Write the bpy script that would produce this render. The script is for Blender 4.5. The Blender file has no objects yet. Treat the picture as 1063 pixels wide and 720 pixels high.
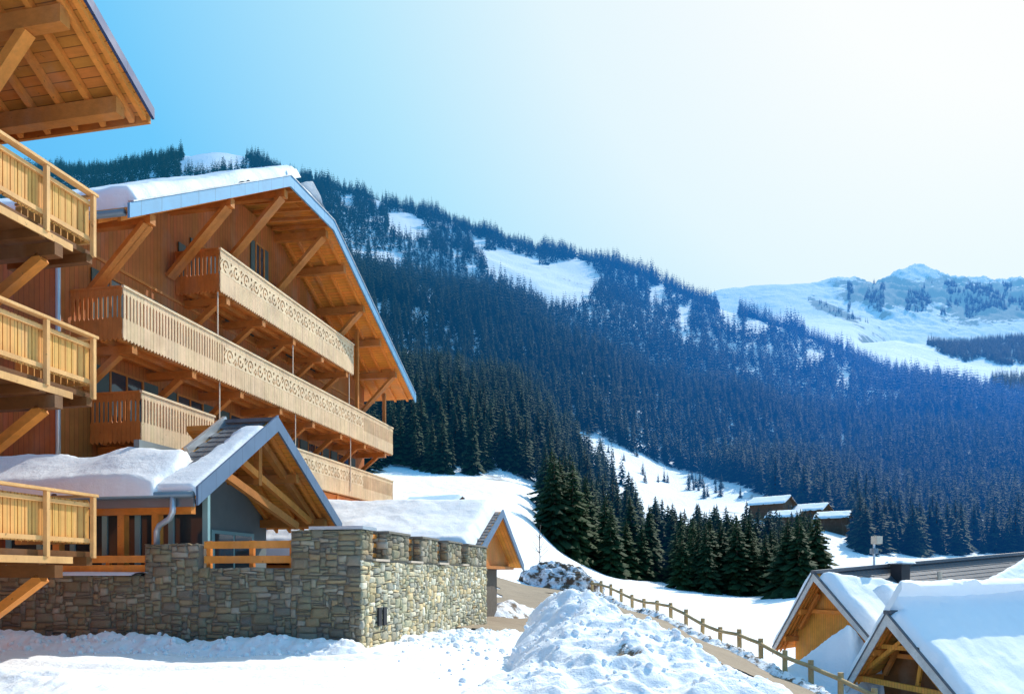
import bpy, math, random
import numpy as np
from mathutils import Vector, Matrix

random.seed(11)
RNG = np.random.default_rng(11)
S = bpy.context.scene
C = S.collection

# ------------------------------------------------------------------ camera numbers
FPX, CU, HV, EYE = 800.0, 531.5, 598.0, 1.7      # focal length in photo px, centre column, horizon row, eye height


def zat(v, Y):
    return EYE + (HV - v) / FPX * Y


def pt(u, v, Y):
    return Vector(((u - CU) / FPX * Y, Y, zat(v, Y)))


# village grid: x = outward from the gable fronts (b), y = along the fronts, away from the camera (a)
TH = math.radians(-11.9)
NX = (math.cos(TH), math.sin(TH))
DY = (-math.sin(TH), math.cos(TH))
OX, OY = -3.13, 16.0


def fw(b, a, z=0.0):
    return Vector((OX + NX[0] * b + DY[0] * a, OY + NX[1] * b + DY[1] * a, z))


def a_of_u(u, b):
    r = (u - CU) / FPX
    x0, y0 = OX + NX[0] * b, OY + NX[1] * b
    return (x0 - r * y0) / (r * DY[1] - DY[0])


# ------------------------------------------------------------------ numpy noise
def _hash(ix, iy, seed):
    h = (ix.astype(np.int64) * 374761393 + iy.astype(np.int64) * 668265263 + seed * 974634541) & 0x7FFFFFFF
    h = ((h ^ (h >> 13)) * 1274126177) & 0x7FFFFFFF
    return ((h ^ (h >> 16)) & 0xFFFF) / 65535.0


def vnoise(x, y, seed=0):
    x = np.asarray(x, float); y = np.asarray(y, float)
    ix, iy = np.floor(x), np.floor(y)
    fx, fy = x - ix, y - iy
    fx = fx * fx * (3 - 2 * fx); fy = fy * fy * (3 - 2 * fy)
    a, b = _hash(ix, iy, seed), _hash(ix + 1, iy, seed)
    c, d = _hash(ix, iy + 1, seed), _hash(ix + 1, iy + 1, seed)
    return (a * (1 - fx) + b * fx) * (1 - fy) + (c * (1 - fx) + d * fx) * fy * 1.0


def fbm(x, y, octs=4, seed=0, gain=0.5):
    s, amp, tot = 0.0, 1.0, 0.0
    for o in range(octs):
        s = s + amp * (vnoise(x * 2 ** o, y * 2 ** o, seed + o * 17) - 0.5)
        tot += amp; amp *= gain
    return s / tot * 2


def worley(x, y, seed=0):
    x = np.asarray(x, float); y = np.asarray(y, float)
    ix, iy = np.floor(x), np.floor(y)
    best = np.full(x.shape, 9.0)
    for dx in (-1, 0, 1):
        for dy in (-1, 0, 1):
            px = ix + dx + _hash(ix + dx, iy + dy, seed); py = iy + dy + _hash(ix + dx, iy + dy, seed + 5)
            best = np.minimum(best, (px - x) ** 2 + (py - y) ** 2)
    return np.sqrt(best)


# ------------------------------------------------------------------ materials
def new_mat(name):
    m = bpy.data.materials.new(name)
    m.use_nodes = True
    nt = m.node_tree
    nt.nodes.clear()
    out = nt.nodes.new('ShaderNodeOutputMaterial')
    bs = nt.nodes.new('ShaderNodeBsdfPrincipled')
    nt.links.new(bs.outputs[0], out.inputs[0])
    return m, nt, bs, out


class NB:
    """small node builder"""
    def __init__(s, nt):
        s.nt = nt

    def n(s, t, **kw):
        nd = s.nt.nodes.new(t)
        for k, v in kw.items():
            setattr(nd, k, v)
        return nd

    def l(s, a, b):
        s.nt.links.new(a, b)

    def val(s, sock, x):
        if hasattr(x, 'is_linked') or isinstance(x, bpy.types.NodeSocket):
            s.l(x, sock)
        else:
            sock.default_value = x

    def math(s, op, a, b=0.0, c=None):
        nd = s.n('ShaderNodeMath', operation=op)
        s.val(nd.inputs[0], a); s.val(nd.inputs[1], b)
        if c is not None:
            s.val(nd.inputs[2], c)
        return nd.outputs[0]

    def noise(s, vec, scale, detail=4, rough=0.55):
        nd = s.n('ShaderNodeTexNoise')
        if vec is not None:
            s.l(vec, nd.inputs['Vector'])
        nd.inputs['Scale'].default_value = scale
        nd.inputs['Detail'].default_value = detail
        nd.inputs['Roughness'].default_value = rough
        return nd.outputs['Fac']

    def mapping(s, vec, scale):
        nd = s.n('ShaderNodeMapping')
        s.l(vec, nd.inputs['Vector'])
        nd.inputs['Scale'].default_value = scale
        return nd.outputs[0]

    def ramp(s, fac, stops):
        nd = s.n('ShaderNodeValToRGB')
        s.l(fac, nd.inputs[0])
        e = nd.color_ramp.elements
        while len(e) < len(stops):
            e.new(0.5)
        for i, (p, c) in enumerate(stops):
            e[i].position = p
            e[i].color = (*c, 1) if len(c) == 3 else c
        return nd.outputs[0]

    def mix(s, fac, a, b, mode='MIX'):
        nd = s.n('ShaderNodeMix', data_type='RGBA', blend_type=mode)
        s.val(nd.inputs[0], fac)
        for sock, x in ((nd.inputs[6], a), (nd.inputs[7], b)):
            if isinstance(x, bpy.types.NodeSocket):
                s.l(x, sock)
            else:
                sock.default_value = (*x, 1)
        return nd.outputs[2]

    def bump(s, h, strength, dist, normal=None):
        nd = s.n('ShaderNodeBump')
        s.l(h, nd.inputs['Height'])
        nd.inputs['Strength'].default_value = strength
        nd.inputs['Distance'].default_value = dist
        if normal is not None:
            s.l(normal, nd.inputs['Normal'])
        return nd.outputs[0]

    def obj(s):
        return s.n('ShaderNodeTexCoord').outputs['Object']

    def pos(s):
        return s.n('ShaderNodeNewGeometry').outputs['Position']


def scale3(c, k):
    return tuple(min(1.0, x * k) for x in c)


def wood(name, col, across=None, width=0.12, grain=(3, 3, 3), rough=0.65, var=0.35, gap=0.07):
    """boards along one direction; 'across' = weights of object x,y,z whose sum runs across the boards"""
    m, nt, bs, out = new_mat(name)
    k = NB(nt)
    oc = k.obj()
    base = k.mix(k.noise(k.mapping(oc, grain), 3.0, 6, 0.6), scale3(col, 0.72), scale3(col, 1.2))
    h = k.noise(k.mapping(oc, grain), 9.0, 3)
    if across:
        sep = k.n('ShaderNodeSeparateXYZ'); k.l(oc, sep.inputs[0])
        t = None
        for i, w in enumerate(across):
            if w:
                q = k.math('MULTIPLY', sep.outputs[i], w / width)
                t = q if t is None else k.math('ADD', t, q)
        t = k.math('ADD', t, 400.37)
        wn = k.n('ShaderNodeTexWhiteNoise', noise_dimensions='1D')
        k.l(k.math('FLOOR', t), wn.inputs['W'])
        base = k.mix(k.math('MULTIPLY', wn.outputs['Value'], var), base, scale3(col, 0.5))
        hs = k.n('ShaderNodeHueSaturation'); k.l(base, hs.inputs['Color'])
        k.l(k.math('MULTIPLY_ADD', wn.outputs['Value'], 0.014, 0.490), hs.inputs['Hue'])
        base = hs.outputs[0]
        fr = k.math('FRACT', t)
        line = k.math('LESS_THAN', fr, gap)
        base = k.mix(k.math('MULTIPLY', line, 0.8), base, scale3(col, 0.12))
        h = k.math('SUBTRACT', k.math('MULTIPLY', h, 0.25), line)
    blot = k.noise(oc, 1.3, 5, 0.65)
    base = k.mix(k.ramp(blot, [(0.40, (0, 0, 0)), (0.72, (0.6, 0.6, 0.6))]), base, scale3(col, 0.5))
    kn = k.noise(oc, 11.0, 2)
    base = k.mix(k.ramp(kn, [(0.70, (0, 0, 0)), (0.76, (0.7, 0.7, 0.7))]), base, scale3(col, 0.28))
    grey = k.noise(k.mapping(oc, (0.6, 0.6, 0.25)), 1.7, 4)
    base = k.mix(k.ramp(grey, [(0.52, (0, 0, 0)), (0.8, (0.35, 0.35, 0.35))]), base, (0.36, 0.29, 0.22))
    k.l(base, bs.inputs['Base Color'])
    bs.inputs['Roughness'].default_value = rough
    bs.inputs['Specular IOR Level'].default_value = 0.25
    k.l(k.bump(h, 0.5, 0.01), bs.inputs['Normal'])
    return m


def metal(name, col, rough=0.4, metallic=0.4, seam=None):
    m, nt, bs, out = new_mat(name)
    k = NB(nt)
    oc = k.obj()
    nz = k.noise(oc, 2.2, 5)
    base = k.mix(nz, scale3(col, 0.75), scale3(col, 1.15))
    if seam:
        sep = k.n('ShaderNodeSeparateXYZ'); k.l(oc, sep.inputs[0])
        t = k.math('FRACT', k.math('MULTIPLY', sep.outputs[1], 1.0 / seam))
        base = k.mix(k.math('MULTIPLY', k.math('LESS_THAN', t, 0.03), 0.6), base, scale3(col, 0.35))
    k.l(base, bs.inputs['Base Color'])
    bs.inputs['Metallic'].default_value = metallic
    k.l(k.math('MULTIPLY_ADD', nz, 0.3, rough - 0.12), bs.inputs['Roughness'])
    return m


def plain(name, col, rough=0.7, nscale=5.0, var=0.3, bump=0.0, spec=0.3):
    m, nt, bs, out = new_mat(name)
    k = NB(nt)
    oc = k.obj()
    nz = k.noise(oc, nscale, 5)
    k.l(k.mix(nz, scale3(col, 1 - var), scale3(col, 1 + var)), bs.inputs['Base Color'])
    bs.inputs['Roughness'].default_value = rough
    bs.inputs['Specular IOR Level'].default_value = spec
    if bump:
        k.l(k.bump(nz, bump, 0.02), bs.inputs['Normal'])
    return m


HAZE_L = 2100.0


def painted_haze(nt, out, strength=1.0, c0=(0.010, 0.16, 0.33), c1=(0.018, 0.25, 0.92)):
    """blue valley air painted into far materials as a glow: grows with the distance from the village"""
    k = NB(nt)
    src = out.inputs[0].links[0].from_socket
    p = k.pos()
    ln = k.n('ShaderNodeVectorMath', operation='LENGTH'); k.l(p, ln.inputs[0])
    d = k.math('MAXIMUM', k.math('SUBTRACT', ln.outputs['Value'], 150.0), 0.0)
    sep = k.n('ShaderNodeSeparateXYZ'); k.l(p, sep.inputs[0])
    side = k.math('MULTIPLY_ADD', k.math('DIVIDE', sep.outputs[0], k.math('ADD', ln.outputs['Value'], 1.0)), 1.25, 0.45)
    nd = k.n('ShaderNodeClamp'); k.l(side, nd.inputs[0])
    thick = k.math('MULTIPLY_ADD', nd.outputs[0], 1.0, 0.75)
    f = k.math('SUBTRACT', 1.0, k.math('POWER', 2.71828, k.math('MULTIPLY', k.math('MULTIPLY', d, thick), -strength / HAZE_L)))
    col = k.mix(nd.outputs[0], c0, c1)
    em = k.n('ShaderNodeEmission'); k.l(col, em.inputs[0]); em.inputs[1].default_value = 1.0  # glow of distant air put into the surface colour, no volume behind it
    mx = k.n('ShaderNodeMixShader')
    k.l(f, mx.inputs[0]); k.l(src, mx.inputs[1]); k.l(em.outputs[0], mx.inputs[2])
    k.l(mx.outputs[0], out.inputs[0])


def snow_mat(name, scale=1.0, dirt=0.0, hz=False, col=(0.92, 0.935, 0.955), bump=0.5, dirtcol=(0.16, 0.11, 0.07), spots=()):
    m, nt, bs, out = new_mat(name)
    k = NB(nt)
    p = k.pos()
    n1 = k.noise(p, 0.9 * scale, 6, 0.6)
    n2 = k.noise(p, 7.0 * scale, 5, 0.6)
    n3 = k.noise(p, 45.0 * scale, 3, 0.6)
    base = k.mix(n1, scale3(col, 0.95), col)
    if dirt > 0:
        nd = k.noise(p, 1.6 * scale, 8, 0.65)
        msk = k.ramp(nd, [(0.60 - dirt * 0.25, (0, 0, 0)), (0.70 - dirt * 0.25, (1, 1, 1))])
        base = k.mix(msk, base, dirtcol)
    for c_, r_ in spots:
        dd = k.n('ShaderNodeVectorMath', operation='DISTANCE'); k.l(k.mapping(p, (1.6, 1, 0.8)), dd.inputs[0]); dd.inputs[1].default_value = (c_[0] * 1.6, c_[1], c_[2] * 0.8)
        q = k.math('ADD', k.math('DIVIDE', dd.outputs['Value'], r_), k.math('MULTIPLY_ADD', k.noise(p, 5.0, 6, 0.7), 2.2, -1.1))
        base = k.mix(k.ramp(q, [(0.55, (1, 1, 1)), (0.75, (0, 0, 0))]), base, dirtcol)
    k.l(base, bs.inputs['Base Color'])
    bs.inputs['Roughness'].default_value = 0.75
    bs.inputs['Specular IOR Level'].default_value = 0.2
    hh = k.math('ADD', n2, k.math('MULTIPLY', n3, 0.25))
    k.l(k.bump(hh, bump, 0.09 / scale), bs.inputs['Normal'])
    if hz:
        painted_haze(nt, out)
    return m


M = {}
M['wall_wood'] = wood('reddish plank cladding', (0.55, 0.175, 0.036), (1, 1, 0), 0.16, (6, 6, 0.6))
M['soffit'] = wood('orange soffit boards', (0.93, 0.345, 0.055), (0, 1, 0), 0.15, (0.8, 6, 6), gap=0.07, var=0.22)
M['soffit_brown'] = wood('brown soffit boards', (0.70, 0.26, 0.045), (0, 1, 0), 0.15, (0.8, 6, 6), gap=0.08, var=0.25)
M['dark_beam'] = wood('dark beams', (0.22, 0.085, 0.024), None, grain=(2, 4, 4))
M['beam'] = wood('brown beams', (0.60, 0.21, 0.042), None, grain=(2, 4, 4), var=0.2)
M['beam_warm'] = wood('honey beams', (0.85, 0.29, 0.05), None, grain=(2, 4, 4))
M['beam_red'] = wood('orange red posts', (0.80, 0.30, 0.055), None, grain=(3, 3, 1))
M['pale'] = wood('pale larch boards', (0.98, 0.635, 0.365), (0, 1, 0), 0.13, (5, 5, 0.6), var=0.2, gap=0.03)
M['fret'] = wood('pale fretwork', (0.98, 0.66, 0.40), None, grain=(5, 1, 5))
M['fret_back'] = wood('darker board behind fretwork', (0.74, 0.41, 0.18), None, grain=(5, 1, 5))
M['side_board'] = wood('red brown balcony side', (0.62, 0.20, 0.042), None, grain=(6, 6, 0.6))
M['new_wood'] = wood('fresh yellow pine', (0.98, 0.485, 0.18), None, grain=(4, 4, 0.8))
M['new_panel'] = wood('fresh pine panel', (0.98, 0.485, 0.13), (0, 1, 0), 0.14, (4, 4, 0.6), var=0.2)
M['zinc'] = metal('blue grey zinc', (0.13, 0.36, 0.56), 0.5, 0.1, seam=0.8)
M['zinc_dark'] = metal('dark blue zinc', (0.025, 0.06, 0.16), 0.55, 0.1, seam=0.8)
M['porch_zinc'] = metal('slate blue zinc', (0.13, 0.21, 0.32), 0.5, 0.15, seam=0.55)
M['pipe'] = metal('light zinc pipe', (0.55, 0.60, 0.64), 0.35, 0.6)
M['gutter'] = metal('grey gutter', (0.20, 0.24, 0.27), 0.4, 0.5)
M['white_metal'] = plain('off white post paint', (0.62, 0.50, 0.38), 0.7, 4, 0.15)
M['rake_white'] = wood('weathered pale rake board', (0.72, 0.71, 0.68), None, grain=(5, 5, 5))
M['gable_gold'] = wood('golden gable boards', (0.97, 0.41, 0.07), (1, 0, 0), 0.14, (5, 5, 0.7), var=0.25)
M['teal'] = plain('teal window frames', (0.30, 0.50, 0.50), 0.5, 3, 0.1)
M['plaster'] = plain('grey plaster', (0.22, 0.25, 0.25), 0.85, 3, 0.12)
M['dark'] = plain('dark void', (0.03, 0.03, 0.035), 0.6, 3, 0.2)
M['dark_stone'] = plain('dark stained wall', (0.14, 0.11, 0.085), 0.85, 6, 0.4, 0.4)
M['shutter'] = plain('dark green shutter', (0.07, 0.10, 0.085), 0.5, 4, 0.2)
M['fence'] = wood('weathered fence wood', (0.55, 0.38, 0.18), None, grain=(6, 6, 2))
M['hut'] = wood('dark hut timber', (0.15, 0.085, 0.05), (0, 0, 1), 0.4, (2, 2, 8))
M['trunk'] = plain('spruce bark', (0.10, 0.075, 0.055), 0.9, 8, 0.4, 0.5)
M['snow'] = snow_mat('snow', 1.0)
M['snow_roof'] = snow_mat('settled roof snow', 1.2, bump=0.3, col=(0.95, 0.955, 0.965))
M['snow_lump'] = snow_mat('ploughed snow', 1.6, bump=0.45)
M['snow_dirty'] = snow_mat('dirty verge snow', 1.3, dirt=0.42, bump=0.8)
M['snow_spot'] = snow_mat('ploughed snow with earth specks', 1.0, dirt=0.0, bump=0.6, spots=[(pt(652, 698, 11.6), 0.45), (pt(700, 706, 11.2), 0.22), (pt(630, 690, 12.0), 0.16)], dirtcol=(0.22, 0.15, 0.09))


def glass_mat():
    m, nt, bs, out = new_mat('dark window glass')
    k = NB(nt)
    nz = k.noise(k.obj(), 1.1, 2)
    k.l(k.mix(nz, (0.02, 0.03, 0.035), (0.06, 0.08, 0.09)), bs.inputs['Base Color'])
    bs.inputs['Roughness'].default_value = 0.06
    bs.inputs['Specular IOR Level'].default_value = 0.7
    return m


M['glass'] = glass_mat()


def tile_mat():
    m, nt, bs, out = new_mat('dark roof tiles')
    k = NB(nt)
    oc = k.obj()
    wn = k.noise(oc, 6, 4)
    k.l(k.mix(wn, (0.075, 0.078, 0.088), (0.16, 0.165, 0.18)), bs.inputs['Base Color'])
    bs.inputs['Roughness'].default_value = 0.6
    return m


M['tile'] = tile_mat()


def stone_mat():
    m, nt, bs, out = new_mat('split field stone')
    k = NB(nt)
    at = k.n('ShaderNodeVertexColor'); at.layer_name = 'tint'
    oc = k.obj()
    n1 = k.noise(oc, 9, 7, 0.65)
    n2 = k.noise(oc, 2.2, 4)
    n3 = k.noise(k.mapping(oc, (1, 1, 2.6)), 26, 5, 0.7)
    c = k.mix(n1, k.mix(0.2, at.outputs[0], (0.06, 0.055, 0.04), 'MIX'), at.outputs[0])
    c = k.mix(k.ramp(n2, [(0.45, (0, 0, 0)), (0.7, (0.5, 0.5, 0.5))]), c, (0.30, 0.30, 0.17))
    c = k.mix(k.ramp(n3, [(0.55, (0, 0, 0)), (0.75, (0.45, 0.45, 0.45))]), c, (0.52, 0.50, 0.44))
    k.l(c, bs.inputs['Base Color'])
    bs.inputs['Roughness'].default_value = 0.85
    bs.inputs['Specular IOR Level'].default_value = 0.25
    k.l(k.bump(k.math('ADD', n1, k.math('MULTIPLY', n3, 0.6)), 0.9, 0.03), bs.inputs['Normal'])
    return m


M['stone'] = stone_mat()
M['mortar'] = plain('mortar', (0.20, 0.18, 0.145), 0.95, 12, 0.3, 0.5)


def spruce_mat(name, per_object, far=False):
    m, nt, bs, out = new_mat(name)
    k = NB(nt)
    p = k.pos()
    n1 = k.noise(p, 0.35, 4)
    if per_object:
        r = k.n('ShaderNodeObjectInfo').outputs['Random']
    else:
        at = k.n('ShaderNodeVertexColor'); at.layer_name = 'tint'
        r = k.n('ShaderNodeSeparateColor'); k.l(at.outputs[0], r.inputs[0]); r = r.outputs[0]
    c = k.ramp(r, [(0.0, (0.022, 0.044, 0.018)), (0.55, (0.040, 0.062, 0.018)), (0.85, (0.066, 0.074, 0.022)), (1.0, (0.085, 0.070, 0.026))])
    c = k.mix(k.math('MULTIPLY', n1, 0.9), c, (0.016, 0.030, 0.016))
    c = k.mix(1.0, c, (0.58, 0.98, 0.80), 'MULTIPLY')
    k.l(c, bs.inputs['Base Color'])
    bs.inputs['Roughness'].default_value = 0.8
    bs.inputs['Specular IOR Level'].default_value = 0.15
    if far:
        painted_haze(nt, out, 0.26, (0.04, 0.24, 0.70), (0.05, 0.27, 0.78))
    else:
        painted_haze(nt, out)
    return m


M['spruce'] = spruce_mat('spruce needles', True)
M['forest'] = spruce_mat('forest needles', False)
M['forest_far'] = spruce_mat('distant forest needles', False, True)


def hill_mat():
    m, nt, bs, out = new_mat('snowy hillside with bare earth')
    k = NB(nt)
    p = k.pos()
    n1 = k.noise(k.mapping(p, (1, 1, 0.35)), 0.045, 8, 0.68)
    n2 = k.noise(p, 0.35, 4)
    c = k.mix(k.ramp(n1, [(0.62, (0, 0, 0)), (0.70, (1, 1, 1))]), (0.90, 0.92, 0.95), (0.13, 0.11, 0.085))
    k.l(c, bs.inputs['Base Color'])
    bs.inputs['Roughness'].default_value = 0.85
    k.l(k.bump(k.math('ADD', n2, n1), 0.6, 1.5), bs.inputs['Normal'])
    painted_haze(nt, out, 1.0, (0.10, 0.42, 0.80), (0.30, 0.60, 0.98))
    return m


def mountain_mat():
    m, nt, bs, out = new_mat('rock faces and snow')
    k = NB(nt)
    g = k.n('ShaderNodeNewGeometry')
    sep = k.n('ShaderNodeSeparateXYZ'); k.l(g.outputs['Normal'], sep.inputs[0])
    p = g.outputs['Position']
    n1 = k.noise(k.mapping(p, (1, 1, 0.3)), 0.012, 8, 0.7)
    n2 = k.noise(p, 0.003, 4)
    n3 = k.noise(k.mapping(p, (1, 0.4, 0.25)), 0.035, 6, 0.75)
    q = k.math('ADD', k.math('MULTIPLY', sep.outputs[2], 1.2), k.math('MULTIPLY', k.math('ADD', n1, k.math('MULTIPLY', n3, 0.7)), -0.85))
    at = k.n('ShaderNodeVertexColor'); at.layer_name = 'tint'
    q = k.math('SUBTRACT', q, k.math('MULTIPLY', at.outputs[0], 0.55))
    msk = k.ramp(q, [(0.0, (1, 1, 1)), (0.10, (0, 0, 0))])
    c = k.mix(msk, (0.92, 0.94, 0.97), (0.02, 0.035, 0.06))
    k.l(c, bs.inputs['Base Color'])
    bs.inputs['Roughness'].default_value = 0.85
    k.l(k.bump(k.math('ADD', n1, n2), 0.7, 18.0), bs.inputs['Normal'])
    painted_haze(nt, out, 0.30, (0.10, 0.42, 1.0), (0.17, 0.54, 1.0))
    return m


M['hill'] = hill_mat()
M['mountain'] = mountain_mat()


def road_mat():
    m, nt, bs, out = new_mat('wet gravel road')
    k = NB(nt)
    p = k.pos()
    n1 = k.noise(p, 0.8, 6, 0.65)
    n2 = k.noise(p, 22, 4, 0.7)
    c = k.mix(n1, (0.17, 0.125, 0.08), (0.36, 0.27, 0.175))
    c = k.mix(k.ramp(n2, [(0.5, (0, 0, 0)), (0.75, (0.5, 0.5, 0.5))]), c, (0.42, 0.36, 0.28))
    k.l(c, bs.inputs['Base Color'])
    bs.inputs['Roughness'].default_value = 0.8
    k.l(k.bump(n2, 0.6, 0.03), bs.inputs['Normal'])
    return m


M['road'] = road_mat()


# ------------------------------------------------------------------ object helpers
ORG = {}


def tag(o, label=None, cat=None, group=None, kind=None):
    if label: o['label'] = label
    if cat: o['category'] = cat
    if group: o['group'] = group
    if kind: o['kind'] = kind
    return o


def thing(name, label, cat, b, a, z=0.0, group=None, world=None, rotz=None):
    """an Empty at the base of a thing; its parts are given in the same frame as (b, a, z)"""
    o = bpy.data.objects.new(name, None)
    C.objects.link(o)
    o.location = fw(b, a, z) if world is None else world
    o.rotation_euler = (0, 0, TH if rotz is None else rotz)
    o.empty_display_size = 0.5
    ORG[o] = Vector((b, a, z))
    return tag(o, label, cat, group)


class MB:
    def __init__(s):
        s.v, s.f = [], []

    def add(s, vs, fs):
        n = len(s.v)
        s.v += [tuple(p) for p in vs]
        s.f += [tuple(i + n for i in f) for f in fs]
        return s

    def box(s, x0, x1, y0, y1, z0, z1):
        x0, x1 = min(x0, x1), max(x0, x1); y0, y1 = min(y0, y1), max(y0, y1); z0, z1 = min(z0, z1), max(z0, z1)
        vs = [(x0, y0, z0), (x1, y0, z0), (x1, y1, z0), (x0, y1, z0), (x0, y0, z1), (x1, y0, z1), (x1, y1, z1), (x0, y1, z1)]
        return s.add(vs, [(0, 3, 2, 1), (4, 5, 6, 7), (0, 1, 5, 4), (1, 2, 6, 5), (2, 3, 7, 6), (3, 0, 4, 7)])

    def beam(s, p, q, w, h, up=(0, 0, 1)):
        p, q = Vector(p), Vector(q)
        d = (q - p).normalized()
        side = d.cross(Vector(up))
        if side.length < 1e-4:
            side = d.cross(Vector((1, 0, 0)))
        side.normalize()
        u = side.cross(d).normalized()
        vs = []
        for e in (p, q):
            for sx, sz in ((-1, -1), (1, -1), (1, 1), (-1, 1)):
                vs.append(e + side * (sx * w / 2) + u * (sz * h / 2))
        return s.add(vs, [(0, 1, 2, 3), (7, 6, 5, 4), (0, 4, 5, 1), (1, 5, 6, 2), (2, 6, 7, 3), (3, 7, 4, 0)])

    def tube(s, pts, r, n=10):
        pts = [Vector(p) for p in pts]
        rings = []
        for i, p in enumerate(pts):
            d = (pts[min(i + 1, len(pts) - 1)] - pts[max(i - 1, 0)]).normalized()
            a = d.cross(Vector((0.31, 0.87, 0.2))).normalized(); b = d.cross(a)
            rings.append([p + a * (r * math.cos(2 * math.pi * j / n)) + b * (r * math.sin(2 * math.pi * j / n)) for j in range(n)])
        vs = [v for ring in rings for v in ring]
        fs = [(i * n + j, i * n + (j + 1) % n, (i + 1) * n + (j + 1) % n, (i + 1) * n + j) for i in range(len(pts) - 1) for j in range(n)]
        fs += [tuple(range(n))[::-1], tuple((len(pts) - 1) * n + j for j in range(n))]
        return s.add(vs, fs)

    def slab(s, poly, t):
        """polygon (list of 3D points) extruded straight down by t"""
        n = len(poly)
        top = [Vector(p) for p in poly]
        bot = [p - Vector((0, 0, t)) for p in top]
        return s.add(top + bot, [tuple(range(n)), tuple(range(2 * n - 1, n - 1, -1))] + [(i, n + i, n + (i + 1) % n, (i + 1) % n) for i in range(n)])

    def prism_x(s, prof, x0, x1):
        """profile in (y, z) extruded along x"""
        n = len(prof)
        vs = [(x0, y, z) for y, z in prof] + [(x1, y, z) for y, z in prof]
        return s.add(vs, [tuple(range(n)), tuple(range(2 * n - 1, n - 1, -1))] + [(i, n + i, n + (i + 1) % n, (i + 1) % n) for i in range(n)])

    def prism_y(s, prof, y0, y1):
        n = len(prof)
        vs = [(x, y0, z) for x, z in prof] + [(x, y1, z) for x, z in prof]
        return s.add(vs, [tuple(range(n)), tuple(range(2 * n - 1, n - 1, -1))] + [(i, n + i, n + (i + 1) % n, (i + 1) % n) for i in range(n)])

    def build(s, name, mat, parent=None, smooth=False, recalc=True):
        org = Vector((0, 0, 0))
        q = parent
        while q is not None:
            if q in ORG:
                org = ORG[q]; break
            q = q.parent
        me = bpy.data.meshes.new(name)
        me.from_pydata([(x - org[0], y - org[1], z - org[2]) for x, y, z in s.v], [], s.f)
        if recalc:
            import bmesh
            bm = bmesh.new(); bm.from_mesh(me)
            bmesh.ops.recalc_face_normals(bm, faces=bm.faces)
            bm.to_mesh(me); bm.free()
        me.materials.append(mat)
        if smooth:
            me.polygons.foreach_set('use_smooth', [True] * len(me.polygons))
        o = bpy.data.objects.new(name, me)
        C.objects.link(o)
        if parent is not None:
            o.parent = parent
        return o


def np_mesh(name, V, F, mat, smooth=True, tint=None):
    """numpy vertices (n,3) and triangles / quads (m,3|4) as one mesh object"""
    me = bpy.data.meshes.new(name)
    V = np.ascontiguousarray(V, dtype=np.float32); F = np.ascontiguousarray(F, dtype=np.int32)
    k = F.shape[1]
    me.vertices.add(len(V)); me.vertices.foreach_set('co', V.ravel())
    me.loops.add(F.size); me.loops.foreach_set('vertex_index', F.ravel())
    me.polygons.add(len(F))
    me.polygons.foreach_set('loop_start', np.arange(0, F.size, k, dtype=np.int32))
    me.polygons.foreach_set('loop_total', np.full(len(F), k, dtype=np.int32))
    if smooth:
        me.polygons.foreach_set('use_smooth', np.ones(len(F), dtype=bool))
    me.update(calc_edges=True)
    if tint is not None:
        ca = me.color_attributes.new('tint', 'FLOAT_COLOR', 'POINT')
        col = np.ones((len(V), 4), dtype=np.float32)
        col[:, :3] = tint if tint.ndim == 2 else tint[:, None]
        ca.data.foreach_set('color', col.ravel())
    me.materials.append(mat)
    o = bpy.data.objects.new(name, me)
    C.objects.link(o)
    return o


def grid_faces(nr, nc):
    i = np.arange(nr - 1)[:, None] * nc + np.arange(nc - 1)[None, :]
    i = i.ravel()
    return np.stack([i, i + 1, i + nc + 1, i + nc], 1)


# ------------------------------------------------------------------ terrain
def V_(Y, v):
    return (Y, zat(v, Y))


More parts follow.
